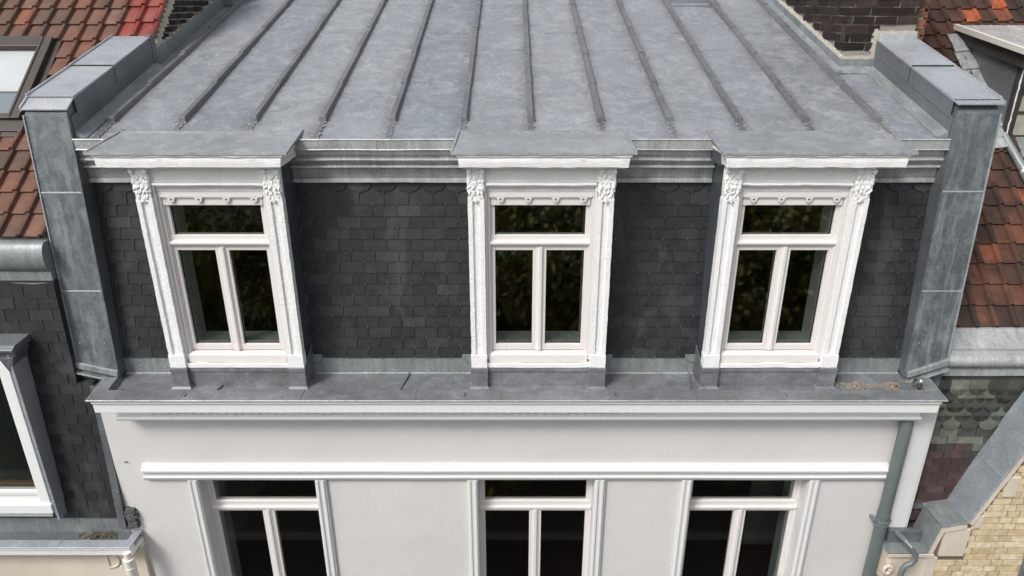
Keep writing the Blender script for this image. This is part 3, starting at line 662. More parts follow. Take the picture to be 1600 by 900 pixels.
# party-wall parapets with their zinc
def parapet(sx, cap_end, drop, y_over):
    xi, xo = HX * sx, 4.315 * sx
    lo, hi = min(xi, xo), max(xi, xo)
    cz = lambda y: roofz(y) + 0.32
    p = MB()
    fb, ft = (6.128, -3.50), (6.285, -0.93)
    p.ext([fb, ft, (6.38, cz(6.38) - .02), (cap_end + .02, cz(cap_end) - .02), (cap_end + .02, -2.5), (6.9, -3.5)], lo + .012, hi - .004)
    par = p.build('parapet', 'zinc_side', H)
    # front sheets, lapped
    seams = [-0.93, -1.65, -2.61, -3.44] if sx > 0 else [-0.945, -1.66, -2.61, -3.44]
    for i in range(3):
        f = MB(); za, zb = seams[i], seams[i + 1]
        Y = lambda z: 6.285 - (z + 0.93) / (-3.5 + 0.93) * 0.157
        t = 0.006 + 0.006 * i
        za2 = za + (0.0 if i == 0 else 0.03)
        xl, xr = lo - 0.002 * i, hi + 0.002 * i
        f.hexa([(xl, Y(zb) - t - .003, zb), (xr, Y(zb) - t - .003, zb), (xr, Y(zb) - .001, zb), (xl, Y(zb) - .001, zb), (xl, Y(za2) - t, za2), (xr, Y(za2) - t, za2), (xr, Y(za2) - .001, za2), (xl, Y(za2) - .001, za2)])
        if i: f.hexa([(xl + .01, Y(za2) - t - .004, za2 - .010), (xr - .01, Y(za2) - t - .004, za2 - .010), (xr - .01, Y(za2), za2 - .010), (xl + .01, Y(za2), za2 - .010), (xl + .01, Y(za2) - t - .002, za2 + .003), (xr - .01, Y(za2) - t - .002, za2 + .003), (xr - .01, Y(za2), za2 + .003), (xl + .01, Y(za2), za2 + .003)], 1)
        # standing edge along the outer side
        xe = hi if sx > 0 else lo
        f.hexa([(xe - .006, Y(zb) - t - .014, zb), (xe + .006, Y(zb) - t - .014, zb), (xe + .006, Y(zb) + .05, zb), (xe - .006, Y(zb) + .05, zb), (xe - .006, Y(za) - t - .012, za), (xe + .006, Y(za) - t - .012, za), (xe + .006, Y(za) + .05, za), (xe - .006, Y(za) + .05, za)], 1)
        for px in ((lo + .07), (hi - .07)):
            if i == 2: zz = zb + .32; f.tube([(px, Y(zz) - t - .004, zz), (px, Y(zz) - t - .010, zz)], .008, 10, 1)
        f.build('front_sheet', ['zinc_front', 'zinc_cap'], par, bevel=0.0015)
    # inner side lining (full height, dark)
    s = MB(); xe = xi
    s.ext([(6.118, -3.51), (6.272, -0.95), (6.33, cz(6.33) - .17), (6.50, -1.10), (6.44, -1.6), (6.26, -3.45)], xe - .006, xe + .006)
    s.build('side_sheet', 'zinc_side', par)
    # sloping caps
    ys = [6.275, 6.40, 7.15, cap_end] if sx < 0 else [6.275, 6.34, 7.14, cap_end]
    for i in range(len(ys) - 1):
        c = MB(); ya, yb = ys[i], ys[i + 1]
        o = 0.004 * (len(ys) - i)
        za, zb = cz(ya), cz(yb)
        if i == 0: za -= drop; o = 0.004
        yb2 = yb + (0.02 if i < len(ys) - 2 else 0)
        zb2 = cz(yb2)
        e = 0.012 + o * .4
        c.hexa([(lo - e, ya, za - .012), (hi + e, ya, za - .012), (hi + e, yb2, zb2 - .012), (lo - e, yb2, zb2 - .012), (lo - e, ya, za + o), (hi + e, ya, za + o), (hi + e, yb2, zb2 + .002), (lo - e, yb2, zb2 + .002)])
        # raised outer edge
        xe = hi + e if sx > 0 else lo - e
        c.hexa([(xe - .008, ya, za - .02), (xe + .008, ya, za - .02), (xe + .008, yb2, zb2 - .02), (xe - .008, yb2, zb2 - .02), (xe - .008, ya, za + o + .016), (xe + .008, ya, za + o + .016), (xe + .008, yb2, zb2 + .018), (xe - .008, yb2, zb2 + .018)])
        # flange down the roof side
        if i:
            xa = xi - sx * e; fl = .155
            c.hexa([(xa - .004, ya + .01, za - fl), (xa + .004, ya + .01, za - fl), (xa + .004, yb2, zb2 - fl), (xa - .004, yb2, zb2 - fl), (xa - .004, ya, za - .013), (xa + .004, ya, za - .013), (xa + .004, yb2, zb2 - .013), (xa - .004, yb2, zb2 - .013)], 1)
        if i < len(ys) - 2:
            zj = cz(yb)
            c.hexa([(lo - e, yb - .004, zj + .002), (hi + e, yb - .004, zj + .002), (hi + e, yb + .004, zj + .004), (lo - e, yb + .004, zj + .004), (lo - e, yb - .004, zj + o + .003), (hi + e, yb - .004, zj + o + .003), (hi + e, yb + .004, zj + o + .004), (lo - e, yb + .004, zj + o + .004)], 2)
            if i: c.hexa([(xa - sx * .006 - .001, yb - .005, zj - .155), (xa - sx * .006 + .001, yb - .005, zj - .155), (xa - sx * .006 + .001, yb + .004, zj - .155), (xa - sx * .006 - .001, yb + .004, zj - .155), (xa - sx * .006 - .001, yb - .005, zj - .01), (xa - sx * .006 + .001, yb - .005, zj - .01), (xa - sx * .006 + .001, yb + .004, zj - .01), (xa - sx * .006 - .001, yb + .004, zj - .01)], 2)
        c.build('cap', ['zinc_cap', 'zinc_side', 'gasket'], par, bevel=0.002)
    # upstand and fillet where roof meets wall
    u = MB(); xa = xi - sx * .012
    n = 12
    for k in range(n):
        y0, y1 = 6.31 + (cap_end - 6.31) * k / n, 6.31 + (cap_end - 6.31) * (k + 1) / n
        u.hexa([(xa - sx * .10, y0, roofz(y0) + .004), (xa, y0, roofz(y0) + .004), (xa, y1, roofz(y1) + .004), (xa - sx * .10, y1, roofz(y1) + .004),
                (xa - sx * .098, y0, roofz(y0) + .009), (xa, y0, roofz(y0) + .055), (xa, y1, roofz(y1) + .055), (xa - sx * .098, y1, roofz(y1) + .009)])
    u.hexa([(xa - .003, 6.31, roofz(6.31) + .04), (xa + .003, 6.31, roofz(6.31) + .04), (xa + .003, cap_end, roofz(cap_end) + .04), (xa - .003, cap_end, roofz(cap_end) + .04),
            (xa - .003, 6.31, roofz(6.31) + .19), (xa + .003, 6.31, roofz(6.31) + .19), (xa + .003, cap_end, roofz(cap_end) + .19), (xa - .003, cap_end, roofz(cap_end) + .19)], 1)
    u.build('upstand', ['zinc_flash', 'zinc_side'], par)
    # angled drip strip at the foot
    d = MB()
    if sx < 0: A, B = (-4.335, -3.37), (-3.925, -3.475)
    else: A, B = (3.94, -3.49), (4.325, -3.34)
    for k, (dz, dy, t, h) in enumerate(((0.0, .02, .03, .05), (-.052, .045, .045, .016), (.05, .008, .016, .010))):
        d.hexa([(A[0], 6.10 - dy, A[1] + dz), (B[0], 6.10 - dy, B[1] + dz), (B[0], 6.14, B[1] + dz), (A[0], 6.14, A[1] + dz), (A[0], 6.10 - dy + .006, A[1] + dz + h), (B[0], 6.10 - dy + .006, B[1] + dz + h), (B[0], 6.15, B[1] + dz + h), (A[0], 6.15, A[1] + dz + h)])
    d.build('drip_strip', 'zinc_flash', par, bevel=0.002)
    # masonry foot below, down to the cornice
    m = MB(); m.box(min(4.18 * sx, 3.98 * sx), max(4.18 * sx, 3.98 * sx), 6.13, 6.6, -3.9, -3.50)
    m.build('foot_block', 'trim', par, bevel=0.004)
    m = MB(); m.ext([(6.135, -3.62), (6.12, -3.40), (6.5, -3.40), (6.5, -3.62)], min(4.31 * sx, 3.95 * sx), max(4.31 * sx, 3.95 * sx)); m.build('apron', 'zinc_side', par)
    return par
parapet(-1, 8.03, 0.05, 0)
parapet(1, 7.93, 0.005, 0)

# left brick upstand above the cap (neighbour's roof rises past the party wall)
LT0, LT1 = -2.06 - 6.2 * 0.839, 0.839
def ltile(y): return LT0 + LT1 * y
mb = MB()
mb.ext([(8.06, roofz(8.06)), (8.06, ltile(8.06) - .02), (9.05, ltile(9.05) - .02), (11.5, ltile(9.05) - .02), (11.5, roofz(11.5))], -4.25, -3.945, 1)
bricks_y(mb, 8.10, 11.4, -3.945, 1, -0.75, 1.0, 0.2, 0.068, 0, 0.014, 0.010, lambda y, z: roofz(y) + .15 < z < ltile(min(y, 9.0)) - .03, jit=0.005)
# ragged mortar bed on the edges
for k in range(34):
    y = 8.10 + k * 0.10; z = roofz(y) + .15
    if z < ltile(min(y, 9.05)) - 0.0: mb.box(-3.955, -3.925 + rng.uniform(0, .006), y, y + .11, z - .03, z + rng.uniform(.015, .045), 2)
for k in range(16):
    y = 8.10 + k * 0.06; z = ltile(y)
    mb.box(-3.97, -3.928 + rng.uniform(0, .006), y, y + .07, z - rng.uniform(.06, .10), z + .02, 2)
mb.build('brick_gable', ['brick_dark', 'mortar_grey', 'mortar'], H)
mb = MB()
ya, yb = 8.0, 11.4
mb.hexa([(-3.925, ya, roofz(ya) + .0), (-3.918, ya, roofz(ya) + .0), (-3.918, yb, roofz(yb)), (-3.925, yb, roofz(yb)), (-3.925, ya, roofz(ya) + .16), (-3.918, ya, roofz(ya) + .16), (-3.918, yb, roofz(yb) + .16), (-3.925, yb, roofz(yb) + .16)])
mb.box(-3.95, -3.905, 7.99, 8.09, roofz(8.04) + .0, roofz(8.04) + .33, 1)
mb.build('gable_flashing', ['zinc_flash', 'zinc_side'], H, bevel=0.002)
# zinc box at the head of the left bay
mb = MB(); mb.hexa([(-4.2, 10.26, roofz(10.26) + .02), (-3.74, 10.26, roofz(10.26) + .02), (-3.74, 11.1, roofz(11.1)), (-4.2, 11.1, roofz(11.1)), (-4.2, 10.28, 0.35), (-3.74, 10.28, 0.35), (-3.74, 11.1, 0.45), (-4.2, 11.1, 0.45)])
mb.box(-4.22, -3.70, 10.22, 10.27, roofz(10.25) + .0, roofz(10.25) + .02)
mb.build('zinc_hatch', 'zinc_front', H, bevel=0.004)

# chimney stack
mb = MB()
CX0, CX1, CY0, CY1 = 3.575, 4.315, 7.95, 10.25
mb.box(CX0 + .004, CX1, CY0 + .004, CY1, -0.95, 1.35, 1)
capz = lambda y: roofz(y) + .32
bricks_x(mb, CX0, CX1, CY0, -0.86, 0.02, 0.235, 0.088, 0, 0.012, 0.008, lambda x, z: z > (roofz(CY0) + .12 if x < 3.93 else capz(CY0) + .06) , jit=0.005, trim=True)
bricks_y(mb, CY0, CY1, CX0, -1, -0.86, 0.02, 0.235, 0.088, 0, 0.012, 0.008, lambda y, z: z > roofz(y) + .135, jit=0.004)
bricks_x(mb, CX0 - .02, CX1 + .02, CY0 - .022, 0.022, 1.30, 0.235, 0.088, 0, 0.012, 0.008, jit=0.004, depth=.05)
bricks_y(mb, CY0 - .02, CY1, CX0 - .022, -1, 0.022, 1.30, 0.235, 0.088, 0, 0.012, 0.008, jit=0.004, depth=.05)
mb.box(CX0 - .05, CX1 + .05, CY0 - .05, CY1 + .05, 1.30, 1.42, 1)
chim = mb.build('chimney', ['brick_dark', 'mortar_grey'], H)
mb = MB()
# mortar fillets above the flashing, uneven
for k in range(46):
    y = CY0 + k * 0.05
    mb.hexa([(CX0 - .022 - rng.uniform(0, .006), y, roofz(y) + .115), (CX0 + .02, y, roofz(y) + .115), (CX0 + .02, y + .052, roofz(y + .05) + .115), (CX0 - .022 - rng.uniform(0, .006), y + .052, roofz(y + .05) + .115),
             (CX0 - .012, y, roofz(y) + .145 + rng.uniform(0, .03)), (CX0 + .02, y, roofz(y) + .16), (CX0 + .02, y + .052, roofz(y + .05) + .16), (CX0 - .012, y + .052, roofz(y + .05) + .145 + rng.uniform(0, .03))])
for k in range(8):
    x = CX0 - .012 + k * .046; z = roofz(CY0)
    mb.box(x, x + .048, CY0 - .020 - rng.uniform(0, .006), CY0 + .01, z + .11, z + .135 + rng.uniform(0, .02))
for k in range(9):
    z = roofz(CY0) + .12 + k * .033; mb.box(3.87 + rng.uniform(-.012, .01), 3.915 + rng.uniform(-.01, .012), CY0 - .024 - rng.uniform(0, .005), CY0 + .01, z, z + .035)
for k in range(9):
    x = 3.88 + k * .05; z = capz(CY0)
    mb.box(x, x + .052, CY0 - .026 - rng.uniform(0, .005), CY0 + .01, z + .035, z + .065 + rng.uniform(0, .022))
mb.build('mortar_fillet', 'mortar', chim, wob=0.004, wscale=20)
mb = MB()
mb.hexa([(CX0 - .03, CY0 - .03, roofz(CY0) + .01), (CX0 - .022, CY0 - .03, roofz(CY0) + .01), (CX0 - .022, CY1, roofz(CY1) + .01), (CX0 - .03, CY1, roofz(CY1) + .01),
         (CX0 - .026, CY0 - .03, roofz(CY0) + .12), (CX0 - .020, CY0 - .03, roofz(CY0) + .12), (CX0 - .020, CY1, roofz(CY1) + .12), (CX0 - .026, CY1, roofz(CY1) + .12)])
mb.box(CX0 - .03, 3.93, CY0 - .032, CY0 - .022, roofz(CY0) - .01, roofz(CY0) + .115)
# sloping tray in front of the stack and beside it
mb.hexa([(CX0 - .05, CY0 - .12, roofz(CY0 - .12) + .004), (3.91, CY0 - .12, roofz(CY0 - .12) + .004), (3.91, CY0 - .03, roofz(CY0) + .0), (CX0 - .05, CY0 - .03, roofz(CY0)),
         (CX0 - .05, CY0 - .12, roofz(CY0 - .12) + .010), (3.91, CY0 - .12, roofz(CY0 - .12) + .010), (3.91, CY0 - .03, roofz(CY0) + .04), (CX0 - .05, CY0 - .03, roofz(CY0) + .04)], 1)
mb.hexa([(CX0 - .13, CY0 - .12, roofz(CY0 - .12) + .003), (CX0 - .03, CY0 - .12, roofz(CY0 - .12) + .003), (CX0 - .03, CY1, roofz(CY1) + .003), (CX0 - .13, CY1, roofz(CY1) + .003),
         (CX0 - .13, CY0 - .12, roofz(CY0 - .12) + .008), (CX0 - .03, CY0 - .12, roofz(CY0 - .12) + .05), (CX0 - .03, CY1, roofz(CY1) + .05), (CX0 - .13, CY1, roofz(CY1) + .008)], 1)
mb.build('flashing', ['zinc_flash', 'zinc_roof'], chim, bevel=0.002)
mb = MB(); mb.hexa([(3.91, CY0 - .045, capz(CY0) - .02), (4.33, CY0 - .045, capz(CY0) - .02), (4.33, CY0 - .01, capz(CY0) - .02), (3.91, CY0 - .01, capz(CY0) - .02),
                    (3.91, CY0 - .035, capz(CY0) + .055), (4.33, CY0 - .035, capz(CY0) + .055), (4.33, CY0 - .005, capz(CY0) + .06), (3.91, CY0 - .005, capz(CY0) + .06)])
mb.build('cap_flashing', 'zinc_cornice', chim, bevel=0.003)

# gutter
mb = MB()
FZ, LZ = -3.527, -3.474
GX0, GX1 = -3.93, 4.0
vs = []; fs = []; ny = [6.262, 6.13, 6.0, 5.90, 5.852]; nn = 60
for j, y in enumerate(ny):
    for i in range(nn + 1):
        x = GX0 + (GX1 - GX0) * i / nn
        vs.append((x, y, FZ + 0.010 * (1 if j == 0 else 0) + 0.006 * noise.noise(Vector((x * 2.3, y * 3, 1)))))
for j in range(len(ny) - 1):
    for i in range(nn):
        a = j * (nn + 1) + i; fs.append((a, a + 1, a + nn + 2, a + nn + 1))
mb.add(vs, fs)
# inner riser and flat lip, front
mb.hexa([(GX0, 5.835, FZ - .01), (GX1, 5.835, FZ - .01), (GX1, 5.856, FZ - .01), (GX0, 5.856, FZ - .01), (GX0, 5.818, LZ + .002), (GX1, 5.818, LZ + .002), (GX1, 5.826, LZ + .002), (GX0, 5.826, LZ + .002)], 0)
lip = [(-3.995, 5.638), (4.082, 5.638), (4.14, 6.07), (4.02, 6.07), (3.975, 5.822), (-3.885, 5.822), (-3.92, 6.07), (-4.045, 6.07)]
mb.add([(x, y, LZ + .004) for x, y in lip] + [(x, y, LZ - .008) for x, y in lip],
       [(0, 1, 4, 5), (1, 2, 3, 4), (0, 5, 6, 7), (0, 1, 9, 8), (1, 2, 10, 9), (2, 3, 11, 10), (3, 4, 12, 11), (4, 5, 13, 12), (5, 6, 14, 13), (6, 7, 15, 14), (7, 0, 8, 15), (8, 9, 12, 13), (9, 10, 11, 12), (8, 13, 14, 15)], 1)
mb.tube([(-3.995, 5.638, LZ - .004), (4.082, 5.638, LZ - .004)], 0.0085, 10, 2)
mb.tube([(-3.995, 5.638, LZ - .004), (-4.045, 6.07, LZ - .004)], 0.0085, 10, 2)
mb.tube([(4.082, 5.638, LZ - .004), (4.14, 6.07, LZ - .004)], 0.0085, 10, 2)
# end walls of the trough
mb.hexa([(-3.93, 5.83, FZ - .01), (-3.88, 5.83, FZ - .01), (-3.88, 6.12, FZ - .01), (-3.96, 6.12, FZ - .01), (-3.90, 5.822, LZ), (-3.887, 5.822, LZ), (-3.92, 6.07, LZ), (-3.93, 6.07, LZ)], 0)
mb.hexa([(3.975, 5.83, FZ - .01), (4.0, 5.83, FZ - .01), (4.06, 6.07, FZ - .01), (4.01, 6.07, FZ - .01), (3.975, 5.822, LZ), (3.985, 5.822, LZ), (4.03, 6.07, LZ), (4.02, 6.07, LZ)], 0)
# lapped joints on the lip
for x in (-3.14, -0.92, -0.11, 1.31, 3.3, -2.0): mb.box(x, x + .008, 5.64, 5.822, LZ + .0045, LZ + .0085, 1)
for x in (-3.10, -2.17, -0.45, 0.98, 2.6): mb.tube([(x, 5.70 + rng.uniform(0, .08), LZ + .004), (x + .002, 5.70, LZ + .011)], .006, 8, 3)
# lapped joints in the floor
for x in (-1.12, 1.72, -2.9, 3.2): mb.hexa([(x, 5.86, FZ + .004), (x + .022, 5.86, FZ + .004), (x + .09, 6.25, FZ + .014), (x + .07, 6.25, FZ + .014), (x, 5.86, FZ + .013), (x + .02, 5.86, FZ + .013), (x + .088, 6.25, FZ + .024), (x + .072, 6.25, FZ + .024)], 0)
gut = mb.build('gutter', ['zinc_gutter', 'zinc_gutter', 'zinc_cornice', 'screw'], H, smooth=True)
# flashing between slates and gutter
for x0, x1, _, _ in fields:
    mb = MB()
    mb.hexa([(x0, 6.238, FZ), (x1, 6.238, FZ), (x1, 6.27, FZ), (x0, 6.27, FZ), (x0, 6.246, -3.325), (x1, 6.246, -3.325), (x1, 6.27, -3.32), (x0, 6.27, -3.32)])
    mb.tube([(x0, 6.232, FZ + .012), (x1, 6.232, FZ + .012)], .008, 8, 1)
    if x1 - x0 > 0.9:
        for xa, s in ((x0, 1), (x1, -1)):
            mb.exty([(xa, -3.30), (xa + s * .12, -3.30), (xa + s * .12, -3.335), (xa + s * .09, -3.375), (xa, -3.395)], 6.228, 6.236, 0)
    mb.build('flashing', ['zinc_flash', 'zinc_cornice'], gut, bevel=0.0015)
# main cornice: fascia, bead row and bed moulding
mb = MB()
mb.ext([(5.652, -3.486), (5.652, -3.520), (5.672, -3.532), (5.678, -3.632), (5.70, -3.645), (5.96, -3.645), (5.96, -3.56), (5.80, -3.56), (5.78, -3.486)], -3.965, 4.045, seg=30)
mb.ext([(5.80, -3.646), (5.80, -3.715), (5.800, -3.730), (5.765, -3.745), (5.765, -3.765), (5.785, -3.790), (5.85, -3.815), (5.86, -3.83), (5.96, -3.83), (5.96, -3.646)], -3.84, 3.97, seg=30)
for k in range(62):
    x = -3.50 + k * 0.0795
    mb.box(x - .018, x + .018, 5.776, 5.801, -3.722, -3.690 - .0004 * k)
mb.build('cornice', 'frame_white', H, bevel=0.003, wob=0.002, wscale=1.0)
# corner strip and downpipe on the right
mb = MB()
mb.box(4.005, 4.195, 5.905, 5.96, -5.40, -3.64); mb.box(3.985, 4.205, 5.895, 5.95, -5.47, -5.402); mb.box(4.196, 4.23, 5.925, 5.99, -5.40, -3.64)
mb.build('corner_strip', 'trim', H, bevel=0.003)
mb = MB()
px, py = 3.905, 5.862
mb.tube([(px, py + .03, -3.80), (px, py, -3.90), (px, py, -5.0), (px, py, GZ + .1)], 0.060, 24)
mb.tube([(px, py, -5.02), (px, py, -4.97)], 0.066, 24)
dp = mb.build('downpipe', 'pipe', H, smooth=True)
mb = MB()
mb.tube([(px, py, -5.085), (px, py, -5.06)], 0.071, 24); mb.tube([(px, py, -5.12), (px, py, -5.105)], 0.069, 24)
mb.box(px - .095, px - .065, py - .005, py + .10, -5.10, -5.07); mb.box(px + .065, px + .095, py - .005, py + .1, -5.10, -5.07)
mb.build('pipe_bracket', 'pipe_zinc', dp, bevel=0.002)
# little bird-nest stain nub on the wall
mb = MB(); mb.box(-3.985, -3.955, FY - .012, FY + .01, -4.40, -4.39); mb.build('wall_hook', 'screw', H, bevel=0.002)

# ---------------------------------------------------------------- dormers
def leafy(mb, xc, zt, zb, w, y, seed):
    # carved acanthus capital: leaves in relief that curl forward at the tip
    r = random.Random(seed)
    Hh = zt - zb
    mb.box(xc - w / 2, xc + w / 2, y - .004, y + .06, zb + Hh * .25, zt)
    rows = [(0.90, 5, .060, .012), (0.74, 4, .075, .020), (0.58, 5, .062, .018), (0.42, 4, .070, .022), (0.26, 4, .050, .014), (0.12, 2, .045, .010), (0.0, 1, .05, .010)]
    for fz, n, sz, dp in rows:
        for i in range(n):
            cx = xc + (i - (n - 1) / 2) * (w / max(n, 2)) * 0.92 + r.uniform(-.006, .006)
            cz = zb + Hh * fz + r.uniform(-.008, .008)
            a = r.uniform(-.7, .7); K = 8; vs = []
            for ring, (rr, d) in enumerate(((1.0, 0), (.78, .55), (.45, .9), (.12, .62))):
                for k in range(K):
                    q = 2 * math.pi * k / K
                    lx = math.cos(q) * sz * .30 * rr * (1 + .3 * math.sin(3 * q)); lz = math.sin(q) * sz * .70 * rr
                    vs.append((cx + lx * math.cos(a) - lz * math.sin(a), y - .002 - dp * .7 * d * (1.2 if lz < 0 else .7), cz + lx * math.sin(a) + lz * math.cos(a)))
            fs = [(q0 * K + k, q0 * K + (k + 1) % K, (q0 + 1) * K + (k + 1) % K, (q0 + 1) * K + k) for q0 in range(3) for k in range(K)] + [tuple(3 * K + k for k in range(K))]
            mb.add(vs, fs)
    # scrolls at the top corners
    for s in (-1, 1):
        mb.tube([(xc + s * w * .38, y - .03, zt - .035), (xc + s * w * .38, y + .02, zt - .035)], .022, 10)
dlabels = ['dormer with zinc roof, left of the three', 'middle dormer', 'right dormer']
for di, c in enumerate(DC):
    zo = (0.006, 0.0, 0.004)[di]
    # body: the timber box behind the face, up to the slates
    b = MB()
    b.box(c - DH + .026, c - .50, 6.062, 6.46, -3.52, -1.30); b.box(c + .50, c + DH - .026, 6.062, 6.46, -3.52, -1.30)
    b.box(c - .50, c + .50, 6.10, 6.46, -1.66, -1.30); b.box(c - .50, c + .50, 6.15, 6.46, -3.52, -3.22)
    dm = b.build('dormer', 'reveal', H)
    # cheeks
    for s in (-1, 1):
        ch = MB(); xo = c + s * (DH - .010)
        ch.ext([(6.045, -3.50), (6.045, -1.30), (6.44, -1.30), (6.27, -3.50)], min(xo - s * .012, xo), max(xo - s * .012, xo))
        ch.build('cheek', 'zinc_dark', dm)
    # pilasters
    for s in (-1, 1):
        pc = c + s * (DH - .0725); w = 0.145
        p = MB()
        p.box(pc - w / 2 + .012, pc + w / 2 - .012, 5.985, 6.06, -3.29, -1.335)
        # raised borders with the sunk panel between
        p.box(pc - w / 2, pc - w / 2 + .040, 5.965, 6.05, -3.17, -1.62); p.box(pc + w / 2 - .040, pc + w / 2, 5.965, 6.05, -3.17, -1.62)
        p.box(pc - w / 2 + .04, pc + w / 2 - .04, 5.966, 6.05, -1.645, -1.62)
        p.box(pc - w / 2 - .004, pc + w / 2 + .004, 5.958, 6.05, -3.30, -3.17)
        p.box(pc - w / 2 + .006, pc + w / 2 - .006, 5.968, 6.05, -1.62, -1.335)
        pl = p.build('pilaster', 'oldwhite', dm, wob=0.0034, cuts=0.05, wscale=24, smooth=True)
        cp = MB(); leafy(cp, pc, -1.335, -1.63, w + .006, 5.966, di * 2 + s + 5)
        cp.build('capital', 'oldwhite', dm, smooth=True, wob=.006, cuts=.03, wscale=42)
        # stepped inner jamb casing
        j = MB(); xi = c + s * .50
        j.box(min(xi, xi - s * .022), max(xi, xi - s * .022), 5.995, 6.10, -3.23, -1.51)
        j.box(min(xi - s * .022, xi - s * .047), max(xi - s * .022, xi - s * .047), 6.022, 6.10, -3.23, -1.60)
        j.build('jamb', 'casing', dm, bevel=0.002)
        # zinc-clad plinth
        q = MB()
        q.box(pc - w / 2 - .010, pc + w / 2 + .010, 5.952, 6.10, -3.53, -3.302)
        q.box(pc - w / 2 - .014, pc + w / 2 + .014, 5.946, 6.10, -3.345, -3.305)
        q.hexa([(pc - w / 2 - .03, 5.925, -3.527), (pc + w / 2 + .03, 5.925, -3.527), (pc + w / 2 + .03, 6.1, -3.527), (pc - w / 2 - .03, 6.1, -3.527), (pc - w / 2 - .012, 5.95, -3.505), (pc + w / 2 + .012, 5.95, -3.505), (pc + w / 2 + .012, 6.1, -3.505), (pc - w / 2 - .012, 6.1, -3.505)], 0)
        q.build('plinth', 'zinc_gutter', dm, bevel=0.004, wob=.002, cuts=.12)
        # side return of the plinth between face and slates
        r = MB(); xo = c + s * (DH + .004)
        r.ext([(6.0, -3.52), (6.0, -3.31), (6.10, -3.24), (6.24, -3.20), (6.26, -3.52)], min(xo, xo + s * .010), max(xo, xo + s * .010)); r.build('plinth_side', 'zinc_side', dm)
    # apron and sill
    a = MB()
    a.box(c - .50, c + .50, 5.998, 6.15, -3.53, -3.345); a.box(c - .50, c + .50, 5.985, 6.15, -3.360, -3.318)
    a.build('apron', 'zinc_gutter', dm, bevel=0.003, wob=.003, cuts=.2)
    a = MB(); a.box(c - .50, c + .50, 5.98, 6.12, -3.316, -3.268); sl = a.build('sill', 'oldwhite', dm, bevel=0.005, wob=.006, cuts=.06)
    a = MB(); a.ext([(6.14, -3.155), (6.035, -3.165), (6.0, -3.185), (5.996, -3.262), (6.14, -3.262)], c - .475, c + .475); a.build('window_sill', 'frame', dm, bevel=0.003)
    # frieze, moulding and blind box
    a = MB()
    a.box(c - .50, c + .50, 6.0, 6.10, -1.48, -1.335); a.ext([(6.1, -1.478), (5.985, -1.482), (5.975, -1.498), (5.99, -1.518), (6.1, -1.522)], c - .49, c + .49, seg=20)
    a.build('frieze', 'oldwhite', dm, bevel=0.003, wob=.006, cuts=.09, wscale=9)
    a = MB()
    a.box(c - .477, c + .477, 6.018, 6.10, -1.565, -1.524); a.box(c - .477, c + .477, 6.020, 6.10, -1.617, -1.568)
    bb = a.build('blind_box', 'casing', dm, bevel=0.002)
    a = MB(); pts = [(c - .455, -1.60), (c - .455, -1.619)]
    for k in range(4):
        tx = c - .3575 + k * .245
        pts += [(tx - .048, -1.619), (tx - .036, -1.623), (tx - .030, -1.632)] + [(tx + .030 * math.cos(math.pi + math.pi * i / 8), -1.636 + .030 * math.sin(math.pi + math.pi * i / 8)) for i in range(9)] + [(tx + .030, -1.632), (tx + .036, -1.623), (tx + .048, -1.619)]
    pts += [(c + .455, -1.619), (c + .455, -1.60)]
    a.exty(pts, 6.010, 6.018, 0); st = a.build('scalloped_trim', 'casing', dm)
    for k in range(4):
        tx = c - .3575 + k * .245
        a = MB(); a.tube([(tx, 6.012, -1.636), (tx, 6.0065, -1.636)], .0085, 12); a.build('screw', 'screw', dm)
    # window frame: glass at y 6.10
    y0, y1 = 6.055, 6.13
    f = MB(); G = .41
    cz = c
    f.box(c - .477, c - G - .032, y0 - .012, y1, -3.155, -1.618); f.box(c + G + .032, c + .477, y0 - .012, y1, -3.155, -1.618)
    f.box(c - G - .032, c + G + .032, y0 - .026, y1, -1.695, -1.6185)          # top rail with the shadow gap above
    f.box(c - G - .032, c - G, y0, y1, -1.985, -1.695); f.box(c + G, c + G + .032, y0, y1, -1.985, -1.695)
    f.ext([(y1, -1.982), (y0 - .002, -1.982), (y0 - .004, -2.028), (y0 - .014, -2.034), (y0 - .030, -2.040), (y0 - .034, -2.056), (y0 - .024, -2.075), (y0 - .006, -2.080), (y0 - .004, -2.094), (y1, -2.094)], c - G - .06, c + G + .06)
    for s in (-1, 1):
        xa, xb = (c - G - .032, c - .036) if s < 0 else (c + .036, c + G + .032)
        L0, L1 = (c - G, c - .062) if s < 0 else (c + .062, c + G)
        f.box(xa, L0, y0, y1, -3.154, -2.096); f.box(L1, xb, y0, y1, -3.154, -2.096)
        f.box(L0, L1, y0, y1, -2.128, -2.096); f.box(L0, L1, y0, y1, -3.154, -3.095)
    f.extz([(c - .036, y1), (c - .036, y0 - .003), (c - .012, y0 - .008), (c - .004, y0 - .024), (c + .022, y0 - .024), (c + .030, y0 - .006), (c + .036, y0 - .003), (c + .036, y1)], -3.154, -2.096)
    f.build('window_frame', 'frame', dm, bevel=0.003)
    gk = MB()
    for (xa, xb, za, zb) in ((c - G, c + G, -1.983, -1.695), (c - G, c - .062, -3.095, -2.128), (c + .062, c + G, -3.095, -2.128)):
        t = .006
        gk.box(xa, xa + t, y0 + .03, y0 + .05, za, zb); gk.box(xb - t, xb, y0 + .03, y0 + .05, za, zb); gk.box(xa, xb, y0 + .0301, y0 + .05, za, za + t); gk.box(xa, xb, y0 + .0301, y0 + .05, zb - t, zb)
    gk.build('glazing_gasket', 'gasket', dm)
    for (xa, xb, za, zb) in ((c - G, c + G, -1.982, -1.696), (c - G, c - .062, -3.094, -2.129), (c + .062, c + G, -3.094, -2.129)):
        pane_sub(dm, xa, xb, za, zb, 6.096)
    rv = MB()
